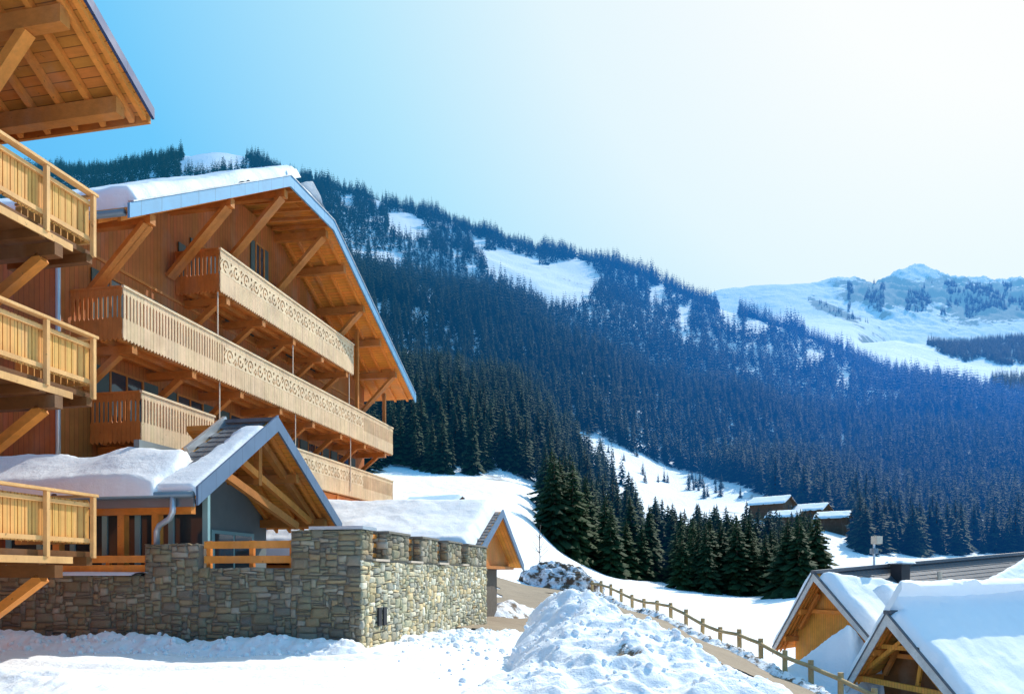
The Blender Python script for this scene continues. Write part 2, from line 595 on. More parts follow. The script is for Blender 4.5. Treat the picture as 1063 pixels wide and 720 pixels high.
COLS = {
    -700: [(2, 0), (30, 0), (60, 2), (200, 26), (500, 130), (900, 400), (1250, 640), (1900, 560), (2600, 420)],
    60: [(2, 0), (34, 0.2), (60, 2), (100, 8), V_(200, 500), V_(400, 410), V_(800, 262), V_(1250, 176), (1900, 620), (2600, 420)],
    140: [(2, 0), (34, 0.2), (60, 2), (100, 8), V_(200, 500), V_(400, 410), V_(800, 262), V_(1250, 168), (1900, 620), (2600, 420)],
    205: [(2, 0), (34, 0.2), (60, 2), (100, 8), V_(200, 500), V_(400, 405), V_(800, 260), V_(1250, 155), (1900, 620), (2600, 420)],
    240: [(2, 0), (34, 0.2), (60, 2), (100, 8), V_(200, 498), V_(400, 400), V_(800, 262), V_(1250, 156), (1900, 620), (2600, 420)],
    280: [(2, 0), (34, 0.2), (60, 2), (100, 8), V_(200, 496), V_(400, 400), V_(800, 268), V_(1250, 170), (1900, 610), (2600, 420)],
    330: [(2, 0), (34, 0.2), (60, 2.3), (100, 8), V_(210, 494), V_(400, 412), V_(800, 280), V_(1250, 192), (1900, 560), (2600, 400)],
    380: [(2, 0), (34, 0.2), (60, 2.5), (100, 8), V_(215, 492), V_(450, 405), V_(850, 285), V_(1250, 203), (1900, 540), (2600, 400)],
    450: [(2, 0), (34, 0.2), V_(60, 585), V_(100, 548), V_(160, 512), V_(220, 491), V_(500, 395), V_(900, 292), V_(1250, 219), (1900, 500), (2600, 400)],
    500: [(2, 0), (30, 0.1), (45, 0.3), V_(60, 596), V_(100, 555), V_(160, 516), V_(225, 493), V_(500, 398), V_(900, 302), V_(1250, 238), (1900, 480), (2600, 400)],
    540: [(2, 0), (28, -0.2), (45, 0.1), (58, 0.7), V_(68, 597), V_(100, 563), V_(160, 522), V_(230, 497), V_(500, 402), V_(900, 312), V_(1250, 250), (1900, 450), (2600, 400)],
    580: [(2, 0), (24, -0.4), (45, -0.1), (60, 0.6), (70, 0.7), V_(110, 590), V_(170, 565), V_(250, 510), V_(400, 450), V_(700, 362), V_(1000, 296), V_(1250, 262), (1900, 430), (2600, 380)],
    630: [(2, 0), (20, -0.4), (40, -0.6), (58, 0.1), (61, 0.2), (70, -1.2), V_(120, 603), V_(175, 595), V_(250, 545), V_(330, 492), V_(400, 462), V_(700, 375), V_(1000, 304), V_(1250, 268), (1900, 420), (2600, 360)],
    700: [(2, 0), (15, -0.2), (35, -1.5), (46, -1.15), (49, -1.0), (56, -2.7), V_(90, 632), V_(130, 614), V_(160, 602), V_(220, 562), V_(300, 530), V_(400, 500), V_(440, 490), V_(700, 402), V_(1000, 325), V_(1150, 289), (1900, 350), (2600, 320)],
    780: [(2, 0), (10, -0.3), (25, -1.9), (36, -2.6), (40, -2.35), (47, -4.0), V_(70, 652), V_(110, 630), V_(140, 618), V_(180, 587), V_(230, 556), V_(260, 542), V_(330, 522), V_(450, 484), V_(700, 410), V_(950, 342), V_(1080, 320), (1900, 300), (2600, 280)],
    860: [(2, 0), (10, -0.5), (22, -2.4), (30, -3.6), (34, -3.35), (39, -4.4), (46, -4.5), V_(70, 650), V_(110, 622), V_(150, 606), V_(190, 587), V_(230, 562), V_(260, 546), V_(320, 530), V_(500, 478), V_(700, 425), V_(900, 366), V_(980, 354), (1900, 250), (2600, 250)],
    960: [(2, 0), (10, -0.7), (20, -2.9), (26, -4.4), (28.5, -4.1), (33, -4.8), (50, -4.8), V_(100, 615), V_(150, 598), V_(200, 588), V_(240, 577), V_(280, 566), V_(400, 516), V_(600, 450), V_(800, 394), V_(900, 392), (1900, 120), (2600, 120)],
    1063: [(2, 0), (10, -0.8), (20, -3.2), (26, -4.6), (50, -5.0), V_(100, 615), V_(200, 588), V_(260, 573), V_(400, 522), V_(600, 456), V_(780, 413), V_(820, 414), (1900, 110), (2600, 110)],
    1300: [(2, 0), (10, -0.8), (20, -3.2), (26, -4.6), (50, -5.0), V_(100, 615), V_(200, 588), V_(260, 575), V_(400, 535), V_(700, 470), (1900, 110), (2600, 110)],
    1900: [(2, 0), (10, -0.8), (20, -3.2), (50, -5.0), (200, 2), (400, 20), (1000, 60), (2600, 110)],
}
# terrain beyond the wooded ridge, up to the far summit
FAR = {
    -700: [V_(2600, 420), V_(4300, 420), (6000, 300)],
    680: [(2600, 320), V_(4300, 330), (5200, 400), (6500, 100)],
    740: [(2600, 300), V_(3500, 345), V_(4300, 303), V_(4700, 302), (6500, 200)],
    800: [(1300, 250), V_(2500, 352), V_(3500, 328), V_(4300, 295), V_(4700, 296), (6500, 200)],
    850: [(1200, 200), V_(2200, 356), V_(3200, 333), V_(4000, 301), V_(4300, 290), (6500, 200)],
    890: [(1150, 190), V_(1900, 366), V_(2400, 350), V_(3200, 336), V_(4000, 300), V_(4300, 283), (6500, 200)],
    930: [(1100, 150), V_(1600, 385), V_(1900, 360), V_(2150, 350), (2500, 600), V_(3200, 338), V_(4000, 302), V_(4300, 279), (6500, 200)],
    958: [(1050, 140), V_(1600, 390), V_(1900, 368), V_(2200, 354), (2500, 640), V_(3200, 338), V_(4000, 300), V_(4300, 274), (6500, 200)],
    990: [(1000, 130), V_(1600, 395), V_(1950, 376), V_(2300, 356), (2600, 660), V_(3200, 338), V_(4000, 303), V_(4250, 286), (6500, 200)],
    1030: [(1000, 120), V_(1600, 397), V_(2000, 379), V_(2350, 353), (2650, 700), V_(3200, 336), V_(3900, 300), V_(4150, 291), (6500, 200)],
    1070: [(1000, 110), V_(1600, 398), V_(2000, 380), V_(2350, 350), (2650, 720), V_(3200, 334), V_(3900, 300), V_(4150, 288), (6500, 200)],
    1300: [(1000, 100), V_(1600, 420), V_(2300, 350), V_(3900, 300), V_(4150, 288), (6500, 200)],
    1900: [(1000, 100), (2600, 150), (6500, 300)],
}


class Field:
    def __init__(s, cols, u0, u1, du, y0, y1, dl, su, sl):
        us = sorted(cols)
        s.u0, s.du, s.l0, s.dl = u0, du, math.log(y0), dl
        s.us = np.arange(u0, u1 + du, du); s.ls = np.arange(s.l0, math.log(y1) + dl, dl)
        # interpolate the profile in the view angle so that it stays smooth across columns
        T = np.stack([np.interp(s.ls, [math.log(y) for y, z in cols[u]], [z for y, z in cols[u]]) for u in us])
        G = np.empty((len(s.us), len(s.ls)))
        for j in range(len(s.ls)):
            G[:, j] = np.interp(s.us, us, T[:, j])

        def blur(A, sig, ax):
            r = max(1, int(3 * sig)); kx = np.arange(-r, r + 1); w = np.exp(-kx ** 2 / (2 * sig * sig)); w /= w.sum()
            P = np.pad(A, [(r, r) if i == ax else (0, 0) for i in range(2)], mode='edge')
            return np.apply_along_axis(lambda q: np.convolve(q, w, 'valid'), ax, P)
        s.G = blur(blur(G, su / du, 0), sl / dl, 1)

    def __call__(s, X, Y):
        X = np.asarray(X, float); Y = np.maximum(np.asarray(Y, float), 2.0)
        u = np.clip((CU + FPX * X / Y - s.u0) / s.du, 0, len(s.us) - 1.001)
        l = np.clip((np.log(Y) - s.l0) / s.dl, 0, len(s.ls) - 1.001)
        i, j = u.astype(int), l.astype(int)
        fu, fl = u - i, l - j
        G = s.G
        return (G[i, j] * (1 - fu) + G[i + 1, j] * fu) * (1 - fl) + (G[i, j + 1] * (1 - fu) + G[i + 1, j + 1] * fu) * fl


H0 = Field(COLS, -700, 1900, 5, 2, 2600, 0.02, 12, 0.035)
HF = Field(FAR, -700, 1900, 5, 1000, 6500, 0.02, 6, 0.02)


def hgt(X, Y):
    X = np.asarray(X, float); Y = np.asarray(Y, float)
    z = H0(X, Y)
    far = np.clip((Y - 90) / 200, 0, 1)
    z = z + far * (fbm(X / 90, Y / 90, 4, 3) * np.minimum(Y * 0.012, 12))
    near = np.clip(1 - Y / 120, 0, 1)
    z = z + near * (fbm(X / 3.1, Y / 3.1, 3, 8) * 0.13 + fbm(X / 0.8, Y / 0.8, 4, 9) * 0.06)
    # packed wheel ruts of the lane that passes the foot of the wall
    b = NX[0] * (X - OX) + NX[1] * (Y - OY); a = DY[0] * (X - OX) + DY[1] * (Y - OY)
    on = np.clip((2.0 - b) / 3.0, 0, 1) * np.clip((b + 16) / 3, 0, 1)
    wv = 0.18 * np.sin(b * 0.5) + 0.1 * np.sin(b * 1.3 + 1)
    for ac in (-1.75, -3.3):
        q = np.exp(-((a - ac - wv) / 0.2) ** 2)
        z = z - on * q * (0.055 + 0.02 * np.sin(b * 22)) + on * 0.03 * np.exp(-((np.abs(a - ac - wv) - 0.36) / 0.1) ** 2)
    return z


def fan(name, y0, y1, nr, u0, u1, nc, hf, mat, tintf=None):
    Ys = np.exp(np.linspace(math.log(y0), math.log(y1), nr))
    us = np.linspace(u0, u1, nc)
    Y = np.repeat(Ys[:, None], nc, 1); X = (us[None, :] - CU) / FPX * Y
    Z = hf(X, Y)
    V = np.stack([X, Y, Z], -1).reshape(-1, 3)
    t = tintf(X, Y, Z).ravel() if tintf else None
    return np_mesh(name, V, grid_faces(nr, nc), mat, True, t)


tag(fan('snow_ground', 2.0, 95, 330, -700, 1900, 620, hgt, M['snow']), kind='structure')
# ground behind and beside the photographer, so that the snow bounces light everywhere
gb = MB(); gb.box(-60, 60, -60, 2.0, -1.0, -0.02)
tag(gb.build('snow_ground_behind', M['snow']), kind='structure')
tag(fan('hillside', 95, 2600, 330, -500, 1500, 520, hgt, M['hill']), kind='structure')


def far_h(X, Y):
    z = HF(X, Y)
    u = CU + FPX * X / Y
    amp = np.clip((Y - 2700) / 900, 0, 1) * np.clip((u - 830) / 80, 0.15, 1)
    rid = 1 - np.abs(fbm(X / 330, Y / 700, 6, 21, 0.6)) * 2
    z = z + amp * ((rid - 0.5) * 70 + (0.5 - np.abs(fbm(X / 110, Y / 160, 5, 22, 0.6))) * 55)
    z = z + 6 * np.exp(-((X - 2290) / 70) ** 2 - ((Y - 4300) / 300) ** 2)
    z = z + fbm(X / 200, Y / 200, 4, 23) * 8
    return z


def far_tint(X, Y, Z):
    """where bare cliffs and scree stand out of the snow"""
    u = CU + FPX * X / Y; v = HV - (Z - EYE) / Y * FPX
    band = np.exp(-((v - 304 - (u - 960) * 0.03) / 15) ** 2) * np.clip((u - 850) / 50, 0, 1)
    right = np.exp(-((v - 315) / 19) ** 2) * np.clip((u - 965) / 35, 0, 1)
    diag = np.exp(-((v - (316 + (u - 850) * 0.42)) / 6) ** 2) * np.clip((u - 835) / 10, 0, 1) * np.clip((900 - u) / 20, 0, 1)
    peak = np.exp(-((u - 952) / 16) ** 2 - ((v - 279) / 7) ** 2)
    return np.clip(np.maximum(np.maximum(band * 0.95, right * 1.25), diag) - peak * 1.5, 0, 1.3)


tag(fan('mountains', 1000, 6500, 420, 560, 1300, 520, far_h, M['mountain'], far_tint), kind='structure')


# ------------------------------------------------------------------ roads and snow banks
def polydist(P, pts):
    """distance to a polyline, signed side (+ = right of travel), position along it (0..n-1)"""
    best = np.full(len(P), 1e9); side = np.zeros(len(P)); par = np.zeros(len(P))
    for i in range(len(pts) - 1):
        a = np.array(pts[i][:2]); b = np.array(pts[i + 1][:2]); d = b - a
        t = np.clip(((P - a) @ d) / (d @ d), 0, 1)
        q = a + t[:, None] * d
        r = P - q; dist = np.hypot(r[:, 0], r[:, 1])
        m = dist < best
        best[m] = dist[m]; par[m] = i + t[m]
        side[m] = np.sign(d[0] * (P[m, 1] - a[1]) - d[1] * (P[m, 0] - a[0])) * -1
    return best, side, par


def patch(x0, x1, y0, y1, st):
    xs = np.arange(x0, x1 + st, st); ys = np.arange(y0, y1 + st, st)
    X, Y = np.meshgrid(xs, ys)
    return X, Y


def cull_mesh(name, X, Y, Z, keep, mat):
    nr, nc = X.shape
    F = grid_faces(nr, nc)
    k = keep.ravel()
    F = F[k[F].any(1)]
    used = np.unique(F); idx = np.zeros(nr * nc, int); idx[used] = np.arange(len(used))
    V = np.stack([X, Y, Z], -1).reshape(-1, 3)[used]
    return np_mesh(name, V, idx[F], mat, True)


# fence line: evenly spaced posts climbing the road
FENCE = []
for k in np.arange(15.0, 32.6, 1.0):
    u = 322 + 9363 / k; Y = 1.93 * k
    FENCE.append(((u - CU) / FPX * Y, Y))
FENCE = np.array(FENCE)
fd = np.gradient(FENCE, axis=0); fd /= np.linalg.norm(fd, axis=1)[:, None]
fn = np.stack([-fd[:, 1], fd[:, 0]], 1)              # to the left of travel = the road side
ROAD = [tuple(p + n * 2.7) for p, n in zip(FENCE, fn)]
ROAD = [(ROAD[0][0] + 7, ROAD[0][1] - 9)] + ROAD[:-1]
ex = Vector((-0.5, 57.5))
ROAD += [(5.6, 57.5), (3.0, 58.6), (0.2, 58.6), (-4, 58)]
X, Y = patch(-6, 26, 18, 64, 0.2)
P = np.stack([X.ravel(), Y.ravel()], 1)
d, sd, pr = polydist(P, ROAD)
d2, _, _ = polydist(P, [(0.2, 58.6), (0.9, 50), (1.2, 40), (0.3, 31), (-1.2, 25)])
w = 2.1 + fbm(P[:, 0] / 2.5, P[:, 1] / 2.5, 3, 31) * 0.5
w2 = 1.9 + fbm(P[:, 0] / 2.5, P[:, 1] / 2.5, 3, 32) * 0.9
keep = ((d < w) | (d2 < w2)).reshape(X.shape)
tag(cull_mesh('road', X, Y, hgt(X, Y) + 0.06, keep, M['road']), kind='structure')


def bank(name, label, pts, w_r, w_l, mat, lump=0.12, chunk=0.5, seed=1, st=0.06, top=None, group=None, pw=1.5):
    """a ridge of ploughed snow along a polyline of (x, y, crest height above the ground or absolute)"""
    a = np.array([p[:2] for p in pts])
    m = max(w_r, w_l) + 0.3
    X, Y = patch(a[:, 0].min() - m, a[:, 0].max() + m, a[:, 1].min() - m, a[:, 1].max() + m, st)
    P = np.stack([X.ravel(), Y.ravel()], 1)
    d, sd, pr = polydist(P, pts)
    g = hgt(P[:, 0], P[:, 1])
    crest = np.interp(pr, np.arange(len(pts)), [p[2] for p in pts])
    wr_ = np.interp(pr, np.arange(len(pts)), [p[3] for p in pts]) if len(pts[0]) > 3 else w_r
    ww = np.where(sd > 0, wr_, w_l) * (1 + 0.25 * fbm(P[:, 0] / 1.3, P[:, 1] / 1.3, 2, seed + 3))
    q = np.clip(1 - d / ww, 0, 1)
    prof = q ** pw * (3 - 2 * q) ** 0.6
    prof = prof / prof.max()
    hh = (crest - g if top == 'abs' else crest) * prof
    ch = (1 - worley(P[:, 0] / chunk, P[:, 1] / chunk, seed)) * 0.6 + fbm(P[:, 0] / chunk / 0.4, P[:, 1] / chunk / 0.4, 4, seed + 7) * 0.5 \
        + (0.6 - worley(P[:, 0] / chunk * 2.7, P[:, 1] / chunk * 2.7, seed + 2)) * 0.35 + (0.5 - worley(P[:, 0] / chunk * 6.5, P[:, 1] / chunk * 6.5, seed + 12)) * 0.10
    hh = hh + lump * (ch - 0.30) * np.minimum(1, q * 3.2)
    z = g + hh - 0.04 * (q < 0.05)
    keep = ((q > 0.0) & (hh > -0.01)).reshape(X.shape)
    o = cull_mesh(name, X, Y, z.reshape(X.shape), keep, mat)
    return tag(o, label, 'snow bank', group)


def gp(u, v, Y):
    p = pt(u, v, Y)
    return (p.x, p.y, p.z)


bank('snow_bank', 'largest heap of ploughed snow with a rounded blocky top beside the tan road',
     [gp(574, 630, 17.0) + (0.7,), gp(584, 616, 16.4) + (0.9,), gp(606, 613, 15.5) + (1.5,), gp(640, 635, 14.2) + (2.3,), gp(683, 657, 13.0) + (3.6,), gp(739, 690, 11.6) + (4.4,), gp(800, 716, 10.2) + (4,), gp(870, 760, 9) + (4,)],
     4.0, 0.55, M['snow_spot'], 0.34, 1.2, 5, 0.045, 'abs', pw=0.75)
bank('snow_bank', 'low broken snow heaps along the foot of the sunlit stone wall',
     [gp(395, 686, 16.4), gp(425, 664, 18.2), gp(455, 660, 19.4), gp(490, 657, 21), gp(520, 656, 22.5)],
     1.9, 1.0, M['snow_lump'], 0.2, 0.6, 15, 0.05, 'abs')
w0 = [tuple(fw(b, -0.42)[:2]) + (0.27 + 0.08 * math.sin(b * 2.1),) for b in np.arange(-0.2, -10.5, -0.6)]
bank('snow_bank', 'lumpy snow ridge in shade along the foot of the dark stone wall', w0, 0.5, 0.75, M['snow_lump'], 0.16, 0.42, 25, 0.04)
bank('snow_bank', 'flat snow ridge lying before the shaded lane, below the pine balcony',
     [(-9.5, 11.6, 0.22), (-7.6, 11.2, 0.26), (-6.2, 10.6, 0.16), (-5.6, 10.2, 0.05)], 0.9, 0.9, M['snow_lump'], 0.10, 0.5, 35, 0.045)
fb = [tuple(p + n * 0.75) + (0.34 + 0.1 * math.sin(i * 1.9),) for i, (p, n) in enumerate(zip(FENCE, fn))]
bank('snow_bank', 'dirty stony snow ridge running along the wooden roadside fence', fb, 0.6, 0.6, M['snow_dirty'], 0.28, 0.6, 45, 0.09)
bank('snow_bank', 'snow slope piled against the golden open gable beyond the fence',
     [gp(806, 700, 37.5), gp(835, 682, 36.8), gp(862, 660, 36.0), gp(880, 648, 35.7)], 1.1, 2.2, M['snow'], 0.14, 1.0, 55, 0.12, 'abs')
bank('snow_bank', 'small snow heap at the road edge beside the annex under the orange gable',
     [gp(514, 628, 33), gp(530, 622, 34), gp(548, 630, 35)], 1.2, 1.2, M['snow_dirty'], 0.12, 0.7, 65, 0.09, 'abs')

# broken crumbs of snow lying on and around the ploughed heaps
def crumbs(name, path, spread, n, seed, s0, s1):
    import bmesh
    rnd = random.Random(seed)
    dg = bpy.context.evaluated_depsgraph_get()
    VV, FF = [], []
    for _ in range(n):
        i = rnd.randrange(len(path) - 1); t = rnd.random()
        x = path[i][0] * (1 - t) + path[i + 1][0] * t + rnd.gauss(0, spread); y = path[i][1] * (1 - t) + path[i + 1][1] * t + rnd.gauss(0, spread)
        hit, loc, nor, _i, ob, _m = S.ray_cast(dg, Vector((x, y, 4.0)), Vector((0, 0, -1)))
        if not hit or not ob.name.startswith('snow'): continue
        r = s0 + (s1 - s0) * rnd.random() ** 3
        R = Matrix.Rotation(rnd.uniform(0, 6.28), 3, Vector((rnd.random(), rnd.random(), rnd.random() + .1)).normalized())
        base = len(VV)
        for cx in (-1, 1):
            for cy in (-1, 1):
                for cz in (-1, 1):
                    p = R @ Vector((cx * rnd.uniform(.5, 1.1), cy * rnd.uniform(.5, 1.1), cz * rnd.uniform(.4, .9)))
                    VV.append(tuple(loc + p * r + Vector((0, 0, r * .25))))
        FF += [tuple(base + q for q in f) for f in ((0, 1, 3, 2), (4, 6, 7, 5), (0, 4, 5, 1), (2, 3, 7, 6), (0, 2, 6, 4), (1, 5, 7, 3))]
    o = np_mesh(name, np.array(VV), np.array(FF), M['snow_lump'], True)
    md = o.modifiers.new('round', 'SUBSURF'); md.levels = 1; md.render_levels = 2
    return tag(o, kind='stuff')


tag(crumbs('snow_crumbs', [gp(577, 640, 16.6), gp(606, 640, 14.5), gp(640, 660, 13.2), gp(690, 690, 12.0), gp(760, 715, 10.8)], 1.3, 480, 7, 0.02, 0.10), 'broken snow crumbs on the largest ploughed heap', 'snow')
tag(crumbs('snow_crumbs', [tuple(fw(0.9, 1.0)), tuple(fw(1.0, 9.0))], 0.6, 260, 8, 0.02, 0.14), 'snow crumbs along the sunlit wall', 'snow')
tag(crumbs('snow_crumbs', [tuple(fw(-0.5, -1.0)), tuple(fw(-10, -1.0))], 0.35, 320, 9, 0.02, 0.12), 'snow crumbs along the shaded wall', 'snow')

# ------------------------------------------------------------------ roadside fence
fr = bpy.data.objects.new('fence', None); C.objects.link(fr)
fz = hgt(FENCE[:, 0], FENCE[:, 1])
fr.location = (FENCE[0][0], FENCE[0][1], fz[0])
ORG[fr] = Vector(fr.location)
tag(fr, 'wooden post and rail fence climbing along the tan road', 'fence')
RH = 1.02
for i in range(len(FENCE)):
    x, y = FENCE[i]
    ln = random.uniform(-0.03, 0.03)
    m = MB()
    m.tube([(x, y, fz[i] - 0.3), (x + ln * 0.5, y, fz[i] + 0.6), (x + ln, y, fz[i] + RH + 0.24 + random.uniform(-.04, .05))], 0.125, 9)
    m.build('post', M['fence'], fr, False)
for i in range(len(FENCE) - 1):
    n = fn[i] * 0.12
    p = (FENCE[i][0] + n[0], FENCE[i][1] + n[1], fz[i] + RH); q = (FENCE[i + 1][0] + n[0], FENCE[i + 1][1] + n[1], fz[i + 1] + RH)
    pv, qv = Vector(p), Vector(q); e = (qv - pv).normalized() * 0.03
    m = MB(); m.tube([pv - e, (pv + qv) / 2 - Vector((0, 0, 0.015)), qv + e], 0.098, 8)
    m.build('rail', M['fence'], fr, True)


# ------------------------------------------------------------------ snow slabs for roofs
def snow_slab(name, parent, o, eu, ev, lu, lv, T, seed, mat=None, st=0.09, edge=None, nrm=None, wob=0.0):
    """snow on a rectangle o + s*eu + t*ev, as deep as T, rounded at its uneven edges.
    edge(s, t) -> extra distance-to-edge limit (array), for a ragged outline"""
    o, eu, ev = Vector(o), Vector(eu).normalized(), Vector(ev).normalized()
    n = Vector((0, 0, 1)) if nrm is None else Vector(nrm)
    ns, ntt = max(6, int(lu / st)), max(6, int(lv / st))
    s, t = np.meshgrid(np.linspace(-0.12, lu + 0.12, ns), np.linspace(-0.12, lv + 0.12, ntt))
    dist = np.minimum(np.minimum(s, lu - s), np.minimum(t, lv - t)) + 0.10 + fbm(s / 0.8, t / 0.8, 3, seed) * 0.10
    if edge is not None:
        dist = np.minimum(dist, edge(s, t))
    q = np.clip(dist / (T * 0.7), 0, 1)
    h = T * np.sqrt(1 - (1 - q) ** 2) * (0.86 + 0.16 * fbm(s / 1.6, t / 1.6, 3, seed + 4) + 0.05 * fbm(s / 0.3, t / 0.3, 3, seed + 8))
    h = h * (1 + wob * fbm(s / 2.1 + 3.3, t / 2.6, 2, seed + 12))
    h = np.where(dist <= 0, -0.01, h + 0.012)
    org = ORG[parent]
    V = np.array(o - org)[None, None] + s[..., None] * np.array(eu) + t[..., None] * np.array(ev) + h[..., None] * np.array(n)
    F = grid_faces(*s.shape)
    k = (dist > 0).ravel()
    F = F[k[F].any(1)]
    used = np.unique(F); idx = np.zeros(s.size, int); idx[used] = np.arange(len(used))
    ob = np_mesh(name, V.reshape(-1, 3)[used], idx[F], mat or M['snow_roof'], True)
    ob.parent = parent
    return ob


def tiles(parent, o, eu, ev, lu, lv, name='tiles', row=0.30, wd=0.24):
    """overlapping rows of flat tiles on a slope: ev = up the slope"""
    o, eu, ev = Vector(o), Vector(eu).normalized(), Vector(ev).normalized()
    n = eu.cross(ev).normalized()
    if n.z < 0: n = -n
    m = MB()
    rows = int(lv / row)
    for r in range(rows):
        off = (r % 2) * wd / 2
        for c in range(int(lu / wd)):
            s0 = c * wd + off + 0.008; s1 = min(s0 + wd - 0.016, lu)
            if s1 - s0 < 0.05: continue
            t0 = r * row; t1 = min(t0 + row * 1.12, lv)
            hz = 0.028 + random.uniform(0, 0.010)
            a, b = o + eu * s0 + ev * t0, o + eu * s1 + ev * t0
            c_, d_ = o + eu * s1 + ev * t1, o + eu * s0 + ev * t1
            m.add([a + n * hz, b + n * hz, c_ + n * 0.012, d_ + n * 0.012, a + n * 0.004, b + n * 0.004], [(0, 1, 2, 3), (4, 5, 1, 0)])
    return m.build(name, M['tile'], parent, recalc=False)


# ------------------------------------------------------------------ balconies
def scroll_panel(y0, y1, z0, z1, x, st=0.022, th=0.022):
    """a plank band pierced with a running scroll and rings"""
    m = MB()
    L, Hh = y1 - y0, z1 - z0
    ny, nz = int(L / st), max(6, int(Hh / st))
    ys = np.linspace(0, L, ny + 1); zs = np.linspace(0, Hh, nz + 1)
    yc, zc = np.meshgrid((ys[:-1] + ys[1:]) / 2, (zs[:-1] + zs[1:]) / 2)
    per = Hh * 1.15
    ph = (yc / per) % 1.0
    k = np.floor(yc / per)
    sgn = np.where(k % 2 == 0, 1, -1)
    zz = (zc / Hh - 0.5) * sgn
    cx, cz = ph - 0.5, zz
    r = np.hypot(cx * 1.45, cz)
    hole = (np.abs(r - 0.33) < 0.055) & ~((cx > 0.05) & (cz < -0.02))
    hole |= r < 0.10
    wave = 0.30 * np.sin(2 * np.pi * ph)
    hole |= (np.abs(zz - wave) < 0.055) & (np.abs(cx) > 0.30)
    hole |= np.hypot((np.abs(cx) - 0.5) * 1.4, np.abs(zz) - 0.32) < 0.10
    edge = (zc < Hh * 0.07) | (zc > Hh * 0.93)
    solid = ~hole | edge
    vs = [(x, y0 + a, z0 + b) for b in zs for a in ys]
    fs = [(j * (ny + 1) + i, j * (ny + 1) + i + 1, (j + 1) * (ny + 1) + i + 1, (j + 1) * (ny + 1) + i) for j in range(nz) for i in range(ny) if solid[j, i]]
    m.add(vs, fs)
    return m


def board_panel(y0, y1, z0, z1, x, slots, wd=0.13, th=0.03, tooth=True):
    """vertical boards with pointed feet; with slots, the boards are narrowed over the upper part"""
    m = MB()
    n = max(1, round((y1 - y0) / wd)); w = (y1 - y0) / n
    for i in range(n):
        a = y0 + i * w; b = a + w - 0.004; mid = (a + b) / 2
        zt = z1 - random.uniform(0, 0.004)
        cut = 0.028 if slots else 0.0
        zs0, zs1 = z0 + (z1 - z0) * 0.40, z0 + (z1 - z0) * 0.90
        foot = 0.07 if tooth else 0.0
        prof = [(mid, z0), (b, z0 + foot)]
        if cut:
            prof += [(b, zs0), (b - cut, zs0 + 0.05), (b - cut, zs1 - 0.05), (b, zs1)]
        prof += [(b, zt), (a, zt)]
        if cut:
            prof += [(a, zs1), (a + cut, zs1 - 0.05), (a + cut, zs0 + 0.05), (a, zs0)]
        prof += [(a, z0 + foot)]
        dx = random.uniform(0, 0.006)
        m.prism_x(prof, x + dx, x + dx - th)
    return m


def side_panel(x0, x1, z0, z1, y, wd=0.14, slots=True):
    m = MB()
    n = max(1, round((x1 - x0) / wd)); w = (x1 - x0) / n
    for i in range(n):
        a = x0 + i * w; b = a + w - 0.006; mid = (a + b) / 2
        zs0, zs1 = z0 + (z1 - z0) * 0.42, z0 + (z1 - z0) * 0.88
        cut = 0.03 if slots else 0
        prof = [(mid, z0), (b, z0 + 0.07)]
        if cut: prof += [(b, zs0), (b - cut, zs0 + 0.06), (b - cut, zs1 - 0.06), (b, zs1)]
        prof += [(b, z1), (a, z1)]
        if cut: prof += [(a, zs1), (a + cut, zs1 - 0.06), (a + cut, zs0 + 0.06), (a, zs0)]
        prof += [(a, z0 + 0.07)]
        m.prism_y(prof, y, y + 0.03)
    return m


BX = -7.65      # balcony fronts
WX = -9.25      # gable wall
RX = -6.85      # verge of the big roof
ch = thing('chalet', 'large wooden chalet with three long pale carved balconies and thick snow on its roof', 'chalet', WX, 2.05, 0.0)

AD, ZD = 1.745, 10.68
AA, ZA = 9.80, 15.43
AB, ZB = 13.3, 15.43
AC, ZC = 23.07, 10.87
sL = (ZA - ZD) / (AA - AD); sR = (ZB - ZC) / (AC - AB)
AR = (sL * AA + sR * AB) / (sL + sR); ZR = ZA + sL * (AR - AA)      # ridge
BACK = -27.0
WALL_A0, WALL_A1 = 2.05, 22.2

wallp = [(WALL_A0, -0.5), (WALL_A1, -0.5), (WALL_A1, ZC + sR * (AC - WALL_A1) - 0.02), (AB - 0.2, ZB - 0.02), (AA + 0.2, ZA - 0.02), (WALL_A0, ZD + sL * (WALL_A0 - AD) - 0.02)]
m = MB(); m.prism_x(wallp, WX, BACK + 1)
wall = m.build('wall', M['wall_wood'], ch)

TH_R = 0.16


def zl(a): return ZD + sL * (a - AD)
def zr(a): return ZC + sR * (AC - a)


HIPB = RX - 1.7
up = TH_R + 0.02
m = MB()
m.slab([(RX, AD, ZD + up), (RX, AA, ZA + up), (HIPB, AR, ZR + up), (BACK, AR, ZR + up), (BACK, AD, ZD + up)], TH_R)
m.slab([(RX, AB, ZB + up), (RX, AC, ZC + up), (BACK, AC, ZC + up), (BACK, AR, ZR + up), (HIPB, AR, ZR + up)], TH_R)
m.slab([(RX, AA, ZA + up), (RX, AB, ZB + up), (HIPB, AR, ZR + up)], TH_R)
roof = m.build('roof', M['soffit'], ch)

# metal verge boards in lengths
m = MB()


def verge(m, a0, z0, a1, z1, hgt_=0.38, x=RX, th=0.07):
    m.prism_x([(a0, z0 - 0.08), (a1, z1 - 0.08), (a1, z1 + hgt_ - 0.08), (a0, z0 + hgt_ - 0.08)], x + 0.003, x + th)


